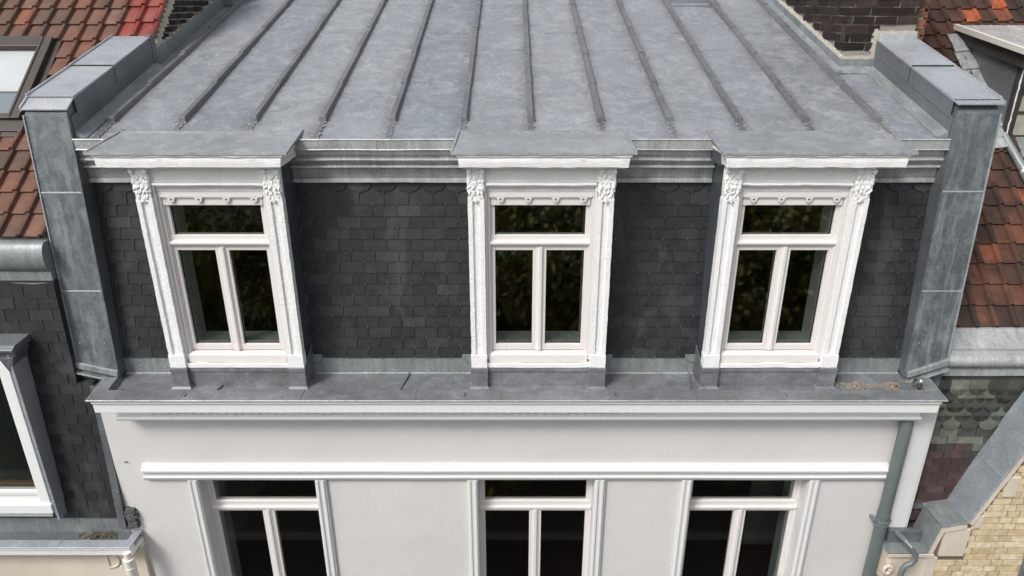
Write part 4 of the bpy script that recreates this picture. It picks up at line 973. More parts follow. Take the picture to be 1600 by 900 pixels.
    rv.box(c - .46, c - .415, 6.131, 6.33, -3.21, -1.66); rv.box(c + .415, c + .46, 6.131, 6.33, -3.21, -1.66); rv.box(c - .414, c + .414, 6.131, 6.36, -3.215, -3.10); rv.box(c - .414, c + .414, 6.131, 6.30, -1.69, -1.662)
    rv.build('inner_reveal', 'reveal', dm)
    # cornice
    t = MB()
    P = [(5.853, -1.206), (5.853, -1.226), (5.862, -1.234), (5.866, -1.240), (5.862, -1.246), (5.868, -1.318), (5.89, -1.334), (6.0, -1.334), (6.0, -1.212)]
    FXa, FXb = ((-3.535, -1.955), (-0.46, 1.0), (1.812, 3.355))[di]; PXa, PXb = ((-3.60, -1.895), (-0.515, 1.052), (1.765, 3.412))[di]
    rings = [[(FXa + (y - 5.862) * 1.6, 6.42, z), (FXa + (y - 5.862) * 1.6, y, z), (FXb - (y - 5.862) * 1.6, y, z), (FXb - (y - 5.862) * 1.6, 6.42, z)] for y, z in P[:-2]]
    vs = [p for rr in rings for p in rr]; fs = []
    for k in range(len(rings) - 1):
        for q in range(3): fs.append((k * 4 + q, k * 4 + q + 1, (k + 1) * 4 + q + 1, (k + 1) * 4 + q))
        fs.append((k * 4 + 3, k * 4, (k + 1) * 4, (k + 1) * 4 + 3))
    fs.append((3, 2, 1, 0)); k = (len(rings) - 1) * 4; fs.append((k, k + 1, k + 2, k + 3))
    t.add(vs, fs)
    t.build('cornice', 'oldwhite', dm, wob=.008, cuts=.07, wscale=9, smooth=True)
    # zinc roof plate, tapering toward the main roof
    r = MB(); nx = 22; ny_ = 6; vs = []; fs = []
    for k, dz in ((0, 0.0), (1, -.014)):
        for j in range(ny_ + 1):
            y = 5.842 + (6.415 - 5.842) * j / ny_
            for i in range(nx + 1):
                sh = 0.012 * j / ny_
                x = PXa + sh + (PXb - PXa - 2 * sh) * i / nx
                z = -1.192 + (roofz(6.415) + .008 + 1.192) * j / ny_ + .006 * noise.noise(Vector((x * 2.6, y * 3, 4)))
                vs.append((x, y, z + dz))
    T = (nx + 1) * (ny_ + 1)
    for j in range(ny_):
        for i in range(nx):
            a0 = j * (nx + 1) + i; q = (a0, a0 + 1, a0 + nx + 2, a0 + nx + 1); fs.append(q); fs.append(tuple(v + T for v in q[::-1]))
    bd = [i for i in range(nx)]
    for i in range(nx): fs.append((i, i + 1, i + 1 + T, i + T)); a0 = ny_ * (nx + 1) + i; fs.append((a0, a0 + 1, a0 + 1 + T, a0 + T))
    for j in range(ny_):
        for i in (0, nx): a0 = j * (nx + 1) + i; fs.append((a0, a0 + nx + 1, a0 + nx + 1 + T, a0 + T))
    r.add(vs, fs)
    # welt where it laps the main roof, and the drip fold
    qa, qb = PXa + .02, PXb - .02
    r.hexa([(qa, 6.40, roofz(6.40) + .004), (qb, 6.40, roofz(6.40) + .004), (qb, 6.45, roofz(6.45)), (qa, 6.45, roofz(6.45)), (qa, 6.402, roofz(6.40) + .024), (qb, 6.402, roofz(6.40) + .024), (qb, 6.45, roofz(6.45) + .006), (qa, 6.45, roofz(6.45) + .006)], 0)
    r.box(PXa, PXb, 5.840, 5.846, -1.207, -1.188, 1)
    for s in (-1, 1):   # soldered side fillets
        ex = PXa + .004 if s < 0 else PXb - .004; e2 = ex - s * .025
        r.hexa([(ex - .009, 5.85, -1.19), (ex + .009, 5.85, -1.19), (e2 + .012, 6.47, roofz(6.47)), (e2 - .012, 6.47, roofz(6.47)), (ex - .009, 5.85, -1.184), (ex + .009, 5.85, -1.184), (e2 + .012, 6.47, roofz(6.47) + .013), (e2 - .012, 6.47, roofz(6.47) + .013)], 0)
    r.build('roof_plate', ['zinc_plate', 'zinc_cornice'], dm, smooth=True)
    # filler under plate on the sides
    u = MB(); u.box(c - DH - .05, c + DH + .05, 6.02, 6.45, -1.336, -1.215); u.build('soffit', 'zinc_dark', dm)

# ================================================================ LEFT NEIGHBOUR
LN = thing('neighbouring_house', 'house on the left with brown clay tile roof, skylight, black slates and cream wall below', 'house', (-6.5, 8.5, 0))
def lsurf(s):
    a = math.atan(LT1); return 6.20 + s * math.cos(a), -2.06 + s * math.sin(a), -math.sin(a), math.cos(a)
mb = MB()
mb.ext([(6.2, -2.10), (6.2, -2.062), (9.9, ltile(9.9) - .002), (13.5, -2.1)], -9.5, -4.33, 2)
mb.ext([(8.02, ltile(8.02) - .10), (8.02, ltile(8.02) - .002), (9.05, ltile(9.05) - .002), (9.05, ltile(9.05) - .1)], -4.33, -3.99, 2)
VX0, VX1, VS0, VS1 = -5.80, -5.005, 1.38, 2.52
def lpick(x, r): return 0
W0 = 0.204
TX0 = -4.345 - 25 * W0
tile_field(mb, TX0, -4.36, lsurf, 0.0, 19, 0.252, W0, pick=lpick, skip=lambda a, b, sa, sb: b > VX0 + .02 and a < VX1 - .02 and sb > VS0 + .05 and sa < VS1 - .05)
x_end = -4.345
tile_field(mb, x_end, -4.05, lsurf, 0.252 * 10 + .04, 8, 0.252, W0, pick=lambda x, r: 1)
lroof = mb.build('roof', ['tile', 'tile_red', 'rubble'], LN, smooth=True)
# skylight
def LP(x, s, h):
    y, z, ny, nz = lsurf(s); return (x, y + ny * h, z + nz * h)
def lbox(mb, x0, x1, s0, s1, h0, h1, mi=0):
    mb.hexa([LP(x0, s0, h0), LP(x1, s0, h0), LP(x1, s1, h0), LP(x0, s1, h0), LP(x0, s0, h1), LP(x1, s0, h1), LP(x1, s1, h1), LP(x0, s1, h1)], mi)
mb = MB()
lbox(mb, VX0, VX0 + .10, VS0, VS1, -.02, .09); lbox(mb, VX1 - .10, VX1, VS0, VS1, -.02, .09)
lbox(mb, VX0 + .10, VX1 - .10, VS1 - .15, VS1, -.02, .10); lbox(mb, VX0 + .10, VX1 - .10, VS0, VS0 + .06, -.02, .085)
lbox(mb, VX0 - .05, VX1 + .05, VS0 - .14, VS0, .01, .05); lbox(mb, VX0 - .05, VX1 + .05, VS0 - .20, VS0 - .14, .01, .035)
lbox(mb, VX1, VX1 + .07, VS0, VS1 + .05, .0, .035)
lbox(mb, VX1 - .115, VX1 - .09, VS0 + .02, VS1 - .02, .08, .10)
sk = mb.build('skylight', 'velux', LN, bevel=0.004)
mb = MB(); mb.add([LP(VX0 + .10, VS0 + .06, .062), LP(VX1 - .115, VS0 + .06, .062), LP(VX1 - .115, VS1 - .15, .062), LP(VX0 + .10, VS1 - .15, .062)], [(0, 1, 2, 3)]); mb.build('pane', 'glass_velux', sk)
mb = MB(); lbox(mb, VX0 + .10, VX1 - .115, VS0 + .42, VS1 - .15, .012, .022, 0); lbox(mb, VX0 + .10, VX1 - .115, VS0 + .06, VS0 + .42, .004, .010, 1); lbox(mb, VX0 + .10, VX1 - .115, VS0 + .40, VS0 + .44, .022, .036, 0)
mb.build('roller_blind', ['blind', 'blind_grey'], sk)
# rounded zinc eave and fascia
mb = MB()
pr = [(6.22, -2.075)] + [(6.135 + .085 * math.cos(q), -2.215 + .14 * math.sin(q)) for q in [math.radians(100 + 16 * i) for i in range(11)]] + [(6.115, -2.355), (6.125, -2.365), (6.112, -2.372), (6.110, -2.46), (6.098, -2.468), (6.098, -2.485), (6.16, -2.495), (6.35, -2.49), (6.35, -2.075)]
mb.ext(pr, -9.5, -4.33, seg=30)
mb.build('eave_roll', 'zinc_flash', LN, smooth=True, wob=.004, wscale=3)
def lmans(s):
    L = math.hypot(0.17, 2.63); return 6.09 - .12 / L * s, -2.49 - 2.63 / L * s, -2.63 / L, .12 / L
mb = MB()
mb.ext([(6.098, -2.45), (6.052, -3.54), (6.3, -3.54), (6.4, -2.45)], -9.5, -4.318, 1); mb.ext([(6.052, -3.52), (5.978, -5.12), (6.3, -5.12), (6.3, -3.52)], -9.5, -4.17, 1)
def lclip(a, b, za, zb): return not (b > -6.1 and a < -4.80 and za < -3.10 and zb > -4.92)
slate_field(mb, -9.5, -4.318, lmans, 0.0, 9, 0.1145, 0.229, 0.3, clip=lclip, tilt=.007)
slate_field(mb, -9.5, -4.165, lmans, 0.1145 * 9, 14, 0.1145, 0.229, 0.8, clip=lclip, tilt=.007)
mb.build('slate_wall', ['slate_left', 'slate_left'], LN)
# party strip beside the white wall
mb = MB()
for za, zb, o in ((-3.55, -4.78, 0.0), (-4.75, -5.22, .008)):
    Y = lambda z: 6.13 - (z + 2.49) / -2.63 * .17
    for k, (xa, xb, d) in enumerate(((-4.20, -4.155, .0), (-4.155, -4.105, .03))):
        mb.hexa([(xa, Y(zb) - .03 - d - o, zb), (xb, Y(zb) - .03 - d - o, zb), (xb, 6.3, zb), (xa, 6.3, zb), (xa, Y(za) - .03 - d - o, za), (xb, Y(za) - .03 - d - o, za), (xb, 6.3, za), (xa, 6.3, za)])
mb.build('edge_strip', 'zinc_side', LN, bevel=0.003)
# gutter
mb = MB(); LFZ = -5.326; LLZ = -5.276
mb.box(-9.5, -4.02, 5.80, 6.05, LFZ - .01, LFZ); mb.hexa([(-9.5, 5.970, LFZ), (-4.10, 5.970, LFZ), (-4.1, 6.1, LFZ), (-9.5, 6.1, LFZ), (-9.5, 5.980, -5.11), (-4.10, 5.980, -5.11), (-4.1, 6.1, -5.11), (-9.5, 6.1, -5.11)], 2)
mb.hexa([(-9.5, 5.80, LFZ - .02), (-4.04, 5.80, LFZ - .02), (-4.04, 5.83, LFZ - .02), (-9.5, 5.83, LFZ - .02), (-9.5, 5.79, LLZ - .002), (-4.04, 5.79, LLZ - .002), (-4.04, 5.80, LLZ - .002), (-9.5, 5.80, LLZ - .002)], 0)
lipL = [(-9.5, 5.678), (-3.978, 5.678), (-3.978, 5.945), (-4.06, 5.945), (-4.06, 5.79), (-9.5, 5.79)]
mb.add([(x, y, LLZ + .004) for x, y in lipL] + [(x, y, LLZ - .006) for x, y in lipL], [(0, 1, 4, 5), (1, 2, 3, 4), (0, 1, 7, 6), (1, 2, 8, 7), (2, 3, 9, 8), (3, 4, 10, 9), (4, 5, 11, 10), (6, 7, 10, 11), (7, 8, 9, 10)], 1)
mb.tube([(-9.5, 5.678, LLZ - .002), (-3.978, 5.678, LLZ - .002)], .008, 8, 1)
mb.box(-4.75, -4.742, 5.68, 5.79, LLZ + .0042, LLZ + .009, 1)
lg = mb.build('gutter', ['zinc_side', 'zinc_cap', 'zinc_flash'], LN, bevel=0.001)
mb = MB()
mb.ext([(5.682, LLZ - .008), (5.682, LLZ - .035), (5.700, LLZ - .045), (5.706, LLZ - .125), (5.94, LLZ - .125), (5.94, LFZ - .03), (5.78, LFZ - .03), (5.76, LLZ - .008)], -9.5, -3.985)
mb.box(-4.02, -3.99, 5.88, 5.945, LLZ - .20, LLZ - .126)
mb.build('gutter_board', 'oldwhite', lg, bevel=0.003)
mb = MB()
for k in range(9): 
    mb.box(-4.10 + rng.uniform(-.01, .02), -3.99 + rng.uniform(-.02, .015), 5.90 + rng.uniform(-.01, .01), 5.96, -5.22 + k * .027, -5.19 + k * .027)
mb.build('broken_mortar', 'rubble', LN, wob=.015, wscale=18, cuts=.04)
# wall below
mb = MB(); mb.box(-9.5, -4.13, 5.88, 6.2, GZ, LLZ - .13); mb.box(-4.12, -4.0, 5.90, 5.948, GZ, LLZ - .13)
mb.ext([(5.80, LLZ - .126), (5.84, LLZ - .19), (5.88, LLZ - .20), (5.9, LLZ - .126)], -9.5, -4.13)
mb.build('wall', 'cream', LN, bevel=0.003)
mb = MB()
a = [(-4.33 + .006, -5.50), (-4.30, -5.50)]
mb.box(-4.40, -4.385, 5.868, 5.882, -5.75, -5.52)
mb.tube([(-4.385 + .10 * math.sin(q) * 1.2, 5.872, -5.63 + .10 * math.cos(q)) for q in [math.pi * i / 12 for i in range(13)]], .010, 6)
mb.build('carved_ornament', 'stone', LN)
mb = MB()
mb.tube([(-4.04, 5.70, -5.36), (-4.04, 5.70, -5.50)], .036, 20)
mb.tube([(-4.04, 5.70, -5.445), (-4.04, 5.70, -5.60), (-4.04, 5.74, -6.2), (-4.04, 5.80, -6.6), (-4.04, 5.80, GZ + .1)], .052, 20); mb.tube([(-4.04, 5.70, -5.47), (-4.04, 5.70, -5.44)], .058, 20); mb.tube([(-4.04, 5.70, -5.57), (-4.04, 5.70, -5.545)], .058, 20)
mb.tube([(-4.10, 5.66, -5.50), (-4.10, 5.63, -5.50)], .010, 8)
mb.build('downpipe', 'pipe_white', LN, smooth=True)
# left dormer
b = MB(); DX1 = -4.80
b.box(-6.3, -6.2, 5.92, 6.2, -5.0, -3.12); b.box(-4.90, DX1 - .02, 5.92, 6.3, -5.0, -3.12); b.box(-6.2, -4.9, 5.95, 6.2, -3.18, -3.08); b.box(-6.2, -4.9, 5.95, 6.2, -5.10, -4.96)
ld = b.build('dormer', 'frame_white', LN)
b = MB()
b.box(-6.30, -4.82, 5.87, 5.95, -3.18, -3.08); b.box(-4.905, -4.80, 5.85, 5.95, -4.93, -3.1802); b.box(-6.30, -6.22, 5.85, 5.95, -4.93, -3.1802)
b.box(-6.22, -4.905, 5.86, 5.95, -4.745, -4.70); b.box(-6.22, -4.905, 5.875, 5.95, -4.80, -4.7452); b.box(-6.32, -4.79, 5.83, 5.95, -4.96, -4.85); b.box(-6.2, -4.905, 5.865, 5.95, -4.85, -4.80)
b.build('window_frame', 'frame_white', ld, bevel=0.004)
pane_sub(ld, -6.22, -4.905, -4.70, -3.18, 5.90)
b = MB(); b.box(-6.2, -4.9, 5.96, 6.22, -4.80, -4.66); b.box(-6.2, -4.9, 6.22, 6.26, -4.80, -4.58); b.build('wooden_sill', 'wood_sill', ld)
b = MB(); b.box(-6.3, -4.8, 6.5, 6.55, -5.0, -3.0); b.box(-6.3, -4.8, 6.2, 6.55, -5.08, -5.0); b.box(-5.25, -5.18, 6.2, 6.25, -4.7, -3.2, 1); b.build('room_back', ['gasket', 'room_wall'], ld)
b = MB()
b.ext([(5.86, -5.0), (5.86, -3.10), (6.30, -3.10), (6.05, -5.05)], -4.798, -4.775); b.box(-4.775, -4.750, 5.845, 6.08, -5.06, -3.10)
b.tube([(-4.755, 5.846, -3.95), (-4.755, 5.838, -3.95)], .008, 8, 1)
b.build('cheek', ['zinc_cap', 'solder'], ld, bevel=0.004)
b = MB()
b.ext([(5.80, -3.06), (5.79, -3.03), (5.84, -3.0), (6.08, -2.985), (6.08, -3.06)], -6.4, -4.665); b.ext([(5.85, -3.13), (5.85, -3.06), (6.12, -3.06), (6.12, -3.13)], -6.35, -4.70)
b.hexa([(-4.80, 5.845, -3.28), (-4.73, 5.845, -3.20), (-4.73, 6.11, -3.20), (-4.8, 6.11, -3.28), (-4.86, 5.835, -3.13), (-4.715, 5.835, -3.13), (-4.715, 6.11, -3.13), (-4.86, 6.11, -3.13)])
b.build('dormer_roof', 'zinc_side', ld, bevel=0.006)

# ================================================================ RIGHT NEIGHBOUR
RN = thing('neighbouring_house', 'house on the right with sooty clay tiles, patterned slates and a yellow brick gable', 'house', (6.5, 8.5, 0))
# bell-cast tiled roof: steeper at the eave
rpts = [(6.50, -3.12)]
def rangle(s): return math.radians(49 - 9 * min(s / 2.6, 1.0))
ds = 0.02; y, z = 6.50, -3.13
RT = [(y, z)]
for i in range(300):
    a = rangle(i * ds); y += ds * math.cos(a); z += ds * math.sin(a); RT.append((y, z))
def rsurf(s):
    i = max(0, min(int(s / ds), 298)); f = s / ds - i; a = rangle(s)
    p, q = RT[i], RT[i + 1]
    return p[0] + (q[0] - p[0]) * f, p[1] + (q[1] - p[1]) * f, -math.sin(a), math.cos(a)
def RP(x, s, h):
    y, z, ny, nz = rsurf(s); return (x, y + ny * h, z + nz * h)
mb = MB()
DXL = 5.68
idx = list(range(0, 291, 15))
mb.ext([RT[i] for i in idx] + [(14.0, -3.2), (6.5, -3.2)], 4.325, 10.5, 1)
def rskip(a, b, sa, sb): return b > DXL + .04 and 2.28 < (sa + sb) / 2 < 3.78
tile_field(mb, 4.40, 10.4, rsurf, 0.0, 24, 0.233, 0.201, skip=rskip)
mb.build('roof', ['tile_dark', 'rubble'], RN, smooth=True)
# rough red brick pier beside the stack
mb = MB(); mb.box(4.325, 4.44, 8.02, 9.6, -1.6, 0.6, 1)
bricks_x(mb, 4.322, 4.45, 8.02, -1.5, 0.6, 0.13, 0.088, 0, 0.012, 0.006, jit=.006); bricks_y(mb, 8.02, 9.6, 4.44, 1, -1.5, 0.6, 0.2, .068, 0, .012, .006, jit=.006)
mb.build('brick_pier', ['brick_red', 'mortar_grey'], RN)
# roof dormer on the right
b = MB()
b.ext([(8.17, -1.62), (8.17, -.70), (9.45, -.46), (9.45, -1.0)], DXL + .0, DXL + .03, 0)
rd = b.build('roof_dormer', 'zinc_side', RN)
b = MB()
b.box(DXL - .01, DXL + .07, 8.11, 8.17, -1.60, -.66); b.box(DXL + .07, 7.6, 8.125, 8.17, -1.0, -.9); b.box(DXL + .07, 7.6, 8.125, 8.17, -1.60, -1.45)
b.box(DXL + .07, 7.6, 8.125, 8.17, -1.205, -1.18); b.box(DXL + .07, DXL + .10, 8.128, 8.17, -1.45, -.7); b.box(DXL + .07, 7.6, 8.12, 8.17, -.9, -.66)
b.hexa([(DXL - .05, 8.05, -.70), (DXL, 8.05, -.70), (DXL, 9.35, -.50), (DXL - .05, 9.35, -.50), (DXL - .05, 8.05, -.56), (DXL, 8.05, -.56), (DXL, 9.35, -.38), (DXL - .05, 9.35, -.38)])
b.build('black_frame', 'black_wood', rd, bevel=.004, wob=.004, cuts=.15, wscale=12)
b = MB(); b.box(DXL + .10, 7.6, 8.142, 8.15, -1.45, -1.0); b.build('frosted_pane', 'frost', rd)
b = MB(); b.box(DXL + .012, DXL + .022, 8.10, 8.112, -1.55, -.72); b.build('paint_strip', 'oldwhite', rd, wob=.008, cuts=.05, wscale=20)
b = MB()
rp = [(7.98, -.520), (7.985, -.555), (9.42, -.335), (9.40, -.30)]
b.ext(rp, DXL - .08, 7.8, 0)
b.hexa([(DXL - .10, 7.97, -.56), (DXL - .06, 7.97, -.56), (DXL - .06, 9.40, -.35), (DXL - .10, 9.40, -.35), (DXL - .105, 7.97, -.50), (DXL - .055, 7.97, -.50), (DXL - .055, 9.40, -.285), (DXL - .105, 9.40, -.285)], 1)
for k in range(9):
    xx = DXL + .12 + k * .22
    b.tube([(xx, 7.99, -.53), (xx + .05, 8.6, -.425), (xx, 9.38, -.315)], .022, 8, 0)
b.tube([(DXL - .02, 7.96, -.56), (7.8, 7.96, -.56)], .022, 10, 1)
b.build('dormer_roof', ['pink_zinc', 'pipe_white'], rd, smooth=True)
# lead flashing down beside the cheek, in lapped lengths
b = MB()
for k in range(6):
    s0, s1 = 3.95 - k * .30, 3.95 - (k + 1) * .30 - .02
    x0 = DXL - .19 + rng.uniform(-.01, .01)
    P = [RP(x0, s1, .055), RP(DXL + .01, s1, .050), RP(DXL + .01, s0, .045), RP(x0, s0, .040)]; Q = [RP(x0, s1, .072), RP(DXL + .01, s1, .095), RP(DXL + .01, s0, .07), RP(x0, s0, .050)]
    b.hexa(P + Q)
b.build('lead_flashing', 'zinc_cornice', rd, wob=.010, cuts=.08, wscale=11)
# ridge roll pieces below the cheek's foot
b = MB()
b.tube([RP(DXL - .02, 2.30, .07), RP(DXL + .02, 2.0, .07), RP(DXL + .06, 1.80, .07)], [.04, .045, .05], 12, 0)
b.tube([RP(DXL + .05, 1.82, .07), RP(DXL + .12, 1.45, .07)], [.055, .06], 12, 0); b.tube([RP(DXL + .055, 1.82, .08), RP(DXL + .06, 1.79, .08)], [.058, .058], 12, 1)
hx = RP(DXL + .14, 1.42, .09); b.box(hx[0] - .05, hx[0] + .05, hx[1] - .03, hx[1] + .05, hx[2] - .03, hx[2] + .03, 1)
lbox2 = [RP(DXL + .1, 2.28, .03), RP(7.5, 2.28, .03), RP(7.5, 2.0, .03), RP(DXL + .1, 2.0, .03), RP(DXL + .1, 2.28, .08), RP(7.5, 2.28, .08), RP(7.5, 2.0, .07), RP(DXL + .1, 2.0, .07)]
b.hexa(lbox2, 0)
b.build('sill_flashing', ['zinc_flash', 'oldwhite'], rd, smooth=True)
# eave band
mb = MB()
pr = [(6.56, -3.10), (6.50, -3.118), (6.46, -3.122), (6.44, -3.15), (6.33, -3.24), (6.335, -3.275), (6.30, -3.285)] + [(6.305 + .075 * math.cos(q), -3.355 + .07 * math.sin(q)) for q in [math.radians(90 + 20 * i) for i in range(10)]] + [(6.32, -3.44), (6.29, -3.455), (6.29, -3.53), (6.36, -3.56), (6.40, -3.60), (6.6, -3.60)]
mb.ext([(y - (.09 if y < 6.42 else 0), z) for y, z in pr], 4.33, 10.5, seg=36)
mb.build('eave_band', 'zinc_cornice', RN, smooth=True, wob=.004, wscale=3)
# patterned slates
def rm(s): return 6.16 - .10 / 1.6 * s, -3.60 - s, -1.0, 0.0625
SW = 0.19
def rpick(r, x, k):
    u = (x - 4.62) / SW
    if r < 5:
        d = abs(((u + 1.5) % 5) - 2.5)
        if r == 4: return 1 if d < .5 else 0
        return 1 if abs(d - (2.6 - r * 0.85)) < 0.75 or (r == 0 and rng.random() < .25) else (0 if rng.random() > .08 else 1)
    if r < 7: return 0 if rng.random() > .2 else 1
    if r == 7: return 0 if (abs(u - 1.9) < .8) else (1 if rng.random() < .4 else 2)
    if r == 8: return 0 if abs(u - 1.9) < .5 else (1 if abs(u - 1.9) < 1.3 else 2)
    return 2 if rng.random() > .05 else 1
mb = MB()
mb.ext([(6.168, -3.55), (6.062, -5.25), (6.5, -5.25), (6.5, -3.55)], 4.20, 10.5, 1)
for r in range(5):
    ogee_row(mb, 4.21, 7.5, rm, r * .10 - .05, (r + 1) * .10 + .02, SW, 0.5 * (r % 2) + .2, 0, depth=.020 - .0, rad=.075, pick=rpick, r=r, th=.014 - r * .0)
slate_field(mb, 4.21, 7.5, rm, .50, 13, .086, SW, .2, pick=lambda r, x, k: rpick(r + 5, x, k), jit=.004, tilt=.010)
mb.build('slate_wall', ['slate_green', 'slate_dim', 'slate_purple'], RN)
# brick gable: outline of the coping on the front plane
GY = 5.74
path = [(4.37, -5.36), (4.43, -5.02), (4.70, -4.965), (5.04, -4.05), (5.90, -1.75), (6.3, -1.55), (6.7, -1.75), (7.56, -4.05), (7.9, -4.965), (8.2, -5.02), (8.2, GZ), (4.40, GZ)]
def ghalf(x, z):
    # inside the brick field of the gable
    edge = 4.82 + (z + 4.965) * (0.34 / 0.915)
    if z > -4.965: return x > edge - .02 and x < 7.5
    if z > -5.45: return x > 4.765 and x < 7.9
    return x > 4.505
mb = MB()
mb.exty([(4.42, GZ), (4.42, -5.40), (4.46, -5.06), (4.72, -5.0), (5.06, -4.08), (5.90, -1.85), (6.3, -1.62), (6.7, -1.85), (7.54, -4.08), (7.88, -5.0), (8.2, -5.06), (8.2, GZ)], GY + .006, 6.30, 1)
bricks_x(mb, 4.47, 7.8, GY + .006, -7.02, -2.2, 0.248, 0.0805, 0, 0.011, 0.008, ghalf, flemish=True, jit=.0012, trim=True)
gab = mb.build('gable', ['brick_yellow', 'mortar_yellow'], RN)
# stone edging under the coping and quoin blocks
mb = MB()
def band(p, q, w, y0, y1, mi=0):
    d = Vector((q[0] - p[0], q[1] - p[1])).normalized(); n = Vector((d.y, -d.x)) * w
    mb.exty([p, q, (q[0] + n.x, q[1] + n.y), (p[0] + n.x, p[1] + n.y)], y0, y1, mi)
E_ = [(4.36, -5.37), (4.425, -5.045), (4.69, -4.99), (5.03, -4.08), (5.90, -1.80)]
band(E_[0], E_[1], .07, GY - .03, GY + .03); band(E_[1], E_[2], .07, GY - .034, GY + .03); band(E_[2], E_[3], .07, GY - .030, GY + .03); band(E_[3], E_[4], .07, GY - .031, GY + .03)
mb.box(4.50, 4.76, GY - .022, GY + .03, -5.43, -5.075)
for x0, x1, z0, z1 in ((4.78, 4.86, -5.06, -4.90), (4.98, 5.10, -4.66, -4.42), (5.10, 5.24, -4.40, -4.15)): mb.box(x0, x1, GY - .018, GY + .03, z0, z1)
mb.box(3.96, 4.44, 5.70, 6.2, -5.43, -5.385); mb.box(4.02, 4.46, 5.735, 6.2, -9.0, -5.431); mb.box(4.38, 4.50, GY - .02, GY + .03, -9.0, -5.45)
mb.build('stone_edging', 'stone', RN, bevel=0.006, wob=.004, cuts=.2)
mb = MB()
mb.tube([(3.985 + .05 * math.cos(q) * (1 - i * .04), 5.70, -5.60 + .07 * math.sin(q) * (1 - i * .04)) for i, q in enumerate([math.pi * k / 6 for k in range(14)])], .020, 8)
mb.ext([(5.76, -5.43), (5.72, -5.55), (5.74, -5.75), (5.9, -5.8), (5.9, -5.43)], 3.97, 4.03)
mb.build('carved_bracket', 'stone', RN, smooth=True)
# zinc coping
cp = [(3.94, -5.375), (4.36, -5.365), (4.425, -5.03), (4.69, -4.975), (5.03, -4.065), (5.90, -1.78)]
for i in range(len(cp) - 1):
    mb = MB(); p, q = cp[i], cp[i + 1]
    back = (5.95, 6.02, 6.08, 6.10, 6.12)[i]
    d = Vector((q[0] - p[0], q[1] - p[1])).normalized(); n = Vector((-d.y, d.x)) * .014
    cuts_ = [0, 1] if i != 3 else [0, .62, 1]
    for a0, a1 in zip(cuts_[:-1], cuts_[1:]):
        A = (p[0] + (q[0] - p[0]) * a0, p[1] + (q[1] - p[1]) * a0); B = (p[0] + (q[0] - p[0]) * a1, p[1] + (q[1] - p[1]) * a1)
        o = n * (1 + .3 * a0)
        mb.exty([A, B, (B[0] + o.x, B[1] + o.y), (A[0] + o.x, A[1] + o.y)], GY - .045, back)
        if i >= 2: mb.tube([(A[0] + o.x, GY - .045, A[1] + o.y), (B[0] + o.x, GY - .045, B[1] + o.y)], .009, 8)
        if a0: mb.exty([(A[0] - d.x * .01, A[1] - d.y * .01), (A[0] + d.x * .01, A[1] + d.y * .01), (A[0] + d.x * .01 + o.x * 1.3, A[1] + d.y * .01 + o.y * 1.3), (A[0] - d.x * .01 + o.x * 1.3, A[1] - d.y * .01 + o.y * 1.3)], GY - .046, back)
    mb.build('coping', 'zinc_coping' if i >= 3 else 'zinc_flash', gab, bevel=0.003)
# soaker between coping and slates, gutter box and its outlet
mb = MB()
mb.exty([(4.69, -4.985), (5.03, -4.075), (5.90, -1.79), (5.93, -1.81), (5.06, -4.09), (4.72, -5.0)], 6.0, 6.3)
mb.box(4.28, 4.72, 6.02, 6.36, -5.06, -5.02); mb.box(4.20, 4.74, 6.26, 6.35, -5.22, -4.98); mb.box(4.20, 4.24, 5.96, 6.3, -5.45, -5.0); mb.box(4.20, 4.42, 5.94, 6.3, -5.45, -5.38)
mb.tube([(4.30, 6.22, -5.0), (4.70, 6.22, -5.0)], .03, 10)
mb.build('valley_gutter', 'zinc_side', RN, bevel=0.003)
mb = MB(); mb.box(4.0, 4.34, 5.84, 5.90, -5.37, -5.20, 0); mb.build('gutter_box', 'zinc_side', RN, bevel=.004)
mb = MB()
mb.tube([(4.05, 5.80, -5.18), (4.07, 5.66, -5.17), (4.10, 5.61, -5.20), (4.165, 5.60, -5.29), (4.17, 5.60, -5.36), (4.14, 5.60, -5.41), (4.09, 5.60, -5.44), (4.07, 5.60, -5.50), (4.065, 5.62, -5.8), (4.06, 5.66, -6.5), (4.06, 5.66, GZ + .1)], .028, 16)
mb.build('downpipe', 'pipe_zinc', RN, smooth=True)
# gable window
b = MB(); b.box(5.42, 5.48, 5.70, 5.80, -6.8, -5.30); b.box(5.42, 6.4, 5.70, 5.80, -5.36, -5.30); b.box(6.36, 6.42, 5.70, 5.80, -6.8, -5.30)
gw = b.build('window', 'pipe_zinc', RN, bevel=.004)
b = MB(); b.box(5.48, 6.36, 5.722, 5.728, -6.8, -5.36); b.build('pane', 'velux', gw)

# ================================================================ small loose things
# wire leaf guard in the right end of the gutter
mb = MB()
cx, cy, cz, R = 3.955, 5.925, -3.445, .044
for k in range(16):
    q = math.pi * k / 16
    mb.tube([(cx + R * math.sin(t) * math.cos(q), cy + R * math.sin(t) * math.sin(q), cz + R * 1.1 * math.cos(t)) for t in [2 * math.pi * i / 20 for i in range(21)]], .0022, 6, caps=False)
mb.tube([(cx, cy, FZ + .004), (cx, cy, cz - R * .7)], .022, 12)
mb.tube([(cx, cy, cz + R * 1.0), (cx, cy, cz + R * 1.2)], .010, 10)
for k, t in enumerate((.9, 2.0)):
    mb.tube([(cx + R * math.sin(t) * math.cos(q), cy + R * math.sin(t) * math.sin(q), cz + R * 1.1 * math.cos(t)) for q in [2 * math.pi * i / 20 for i in range(21)]], .0024, 6, caps=False)
tag(mb.build('leaf_guard', 'steel', smooth=True), 'round stainless wire leaf guard over the gutter outlet at the right end', 'gutter guard')
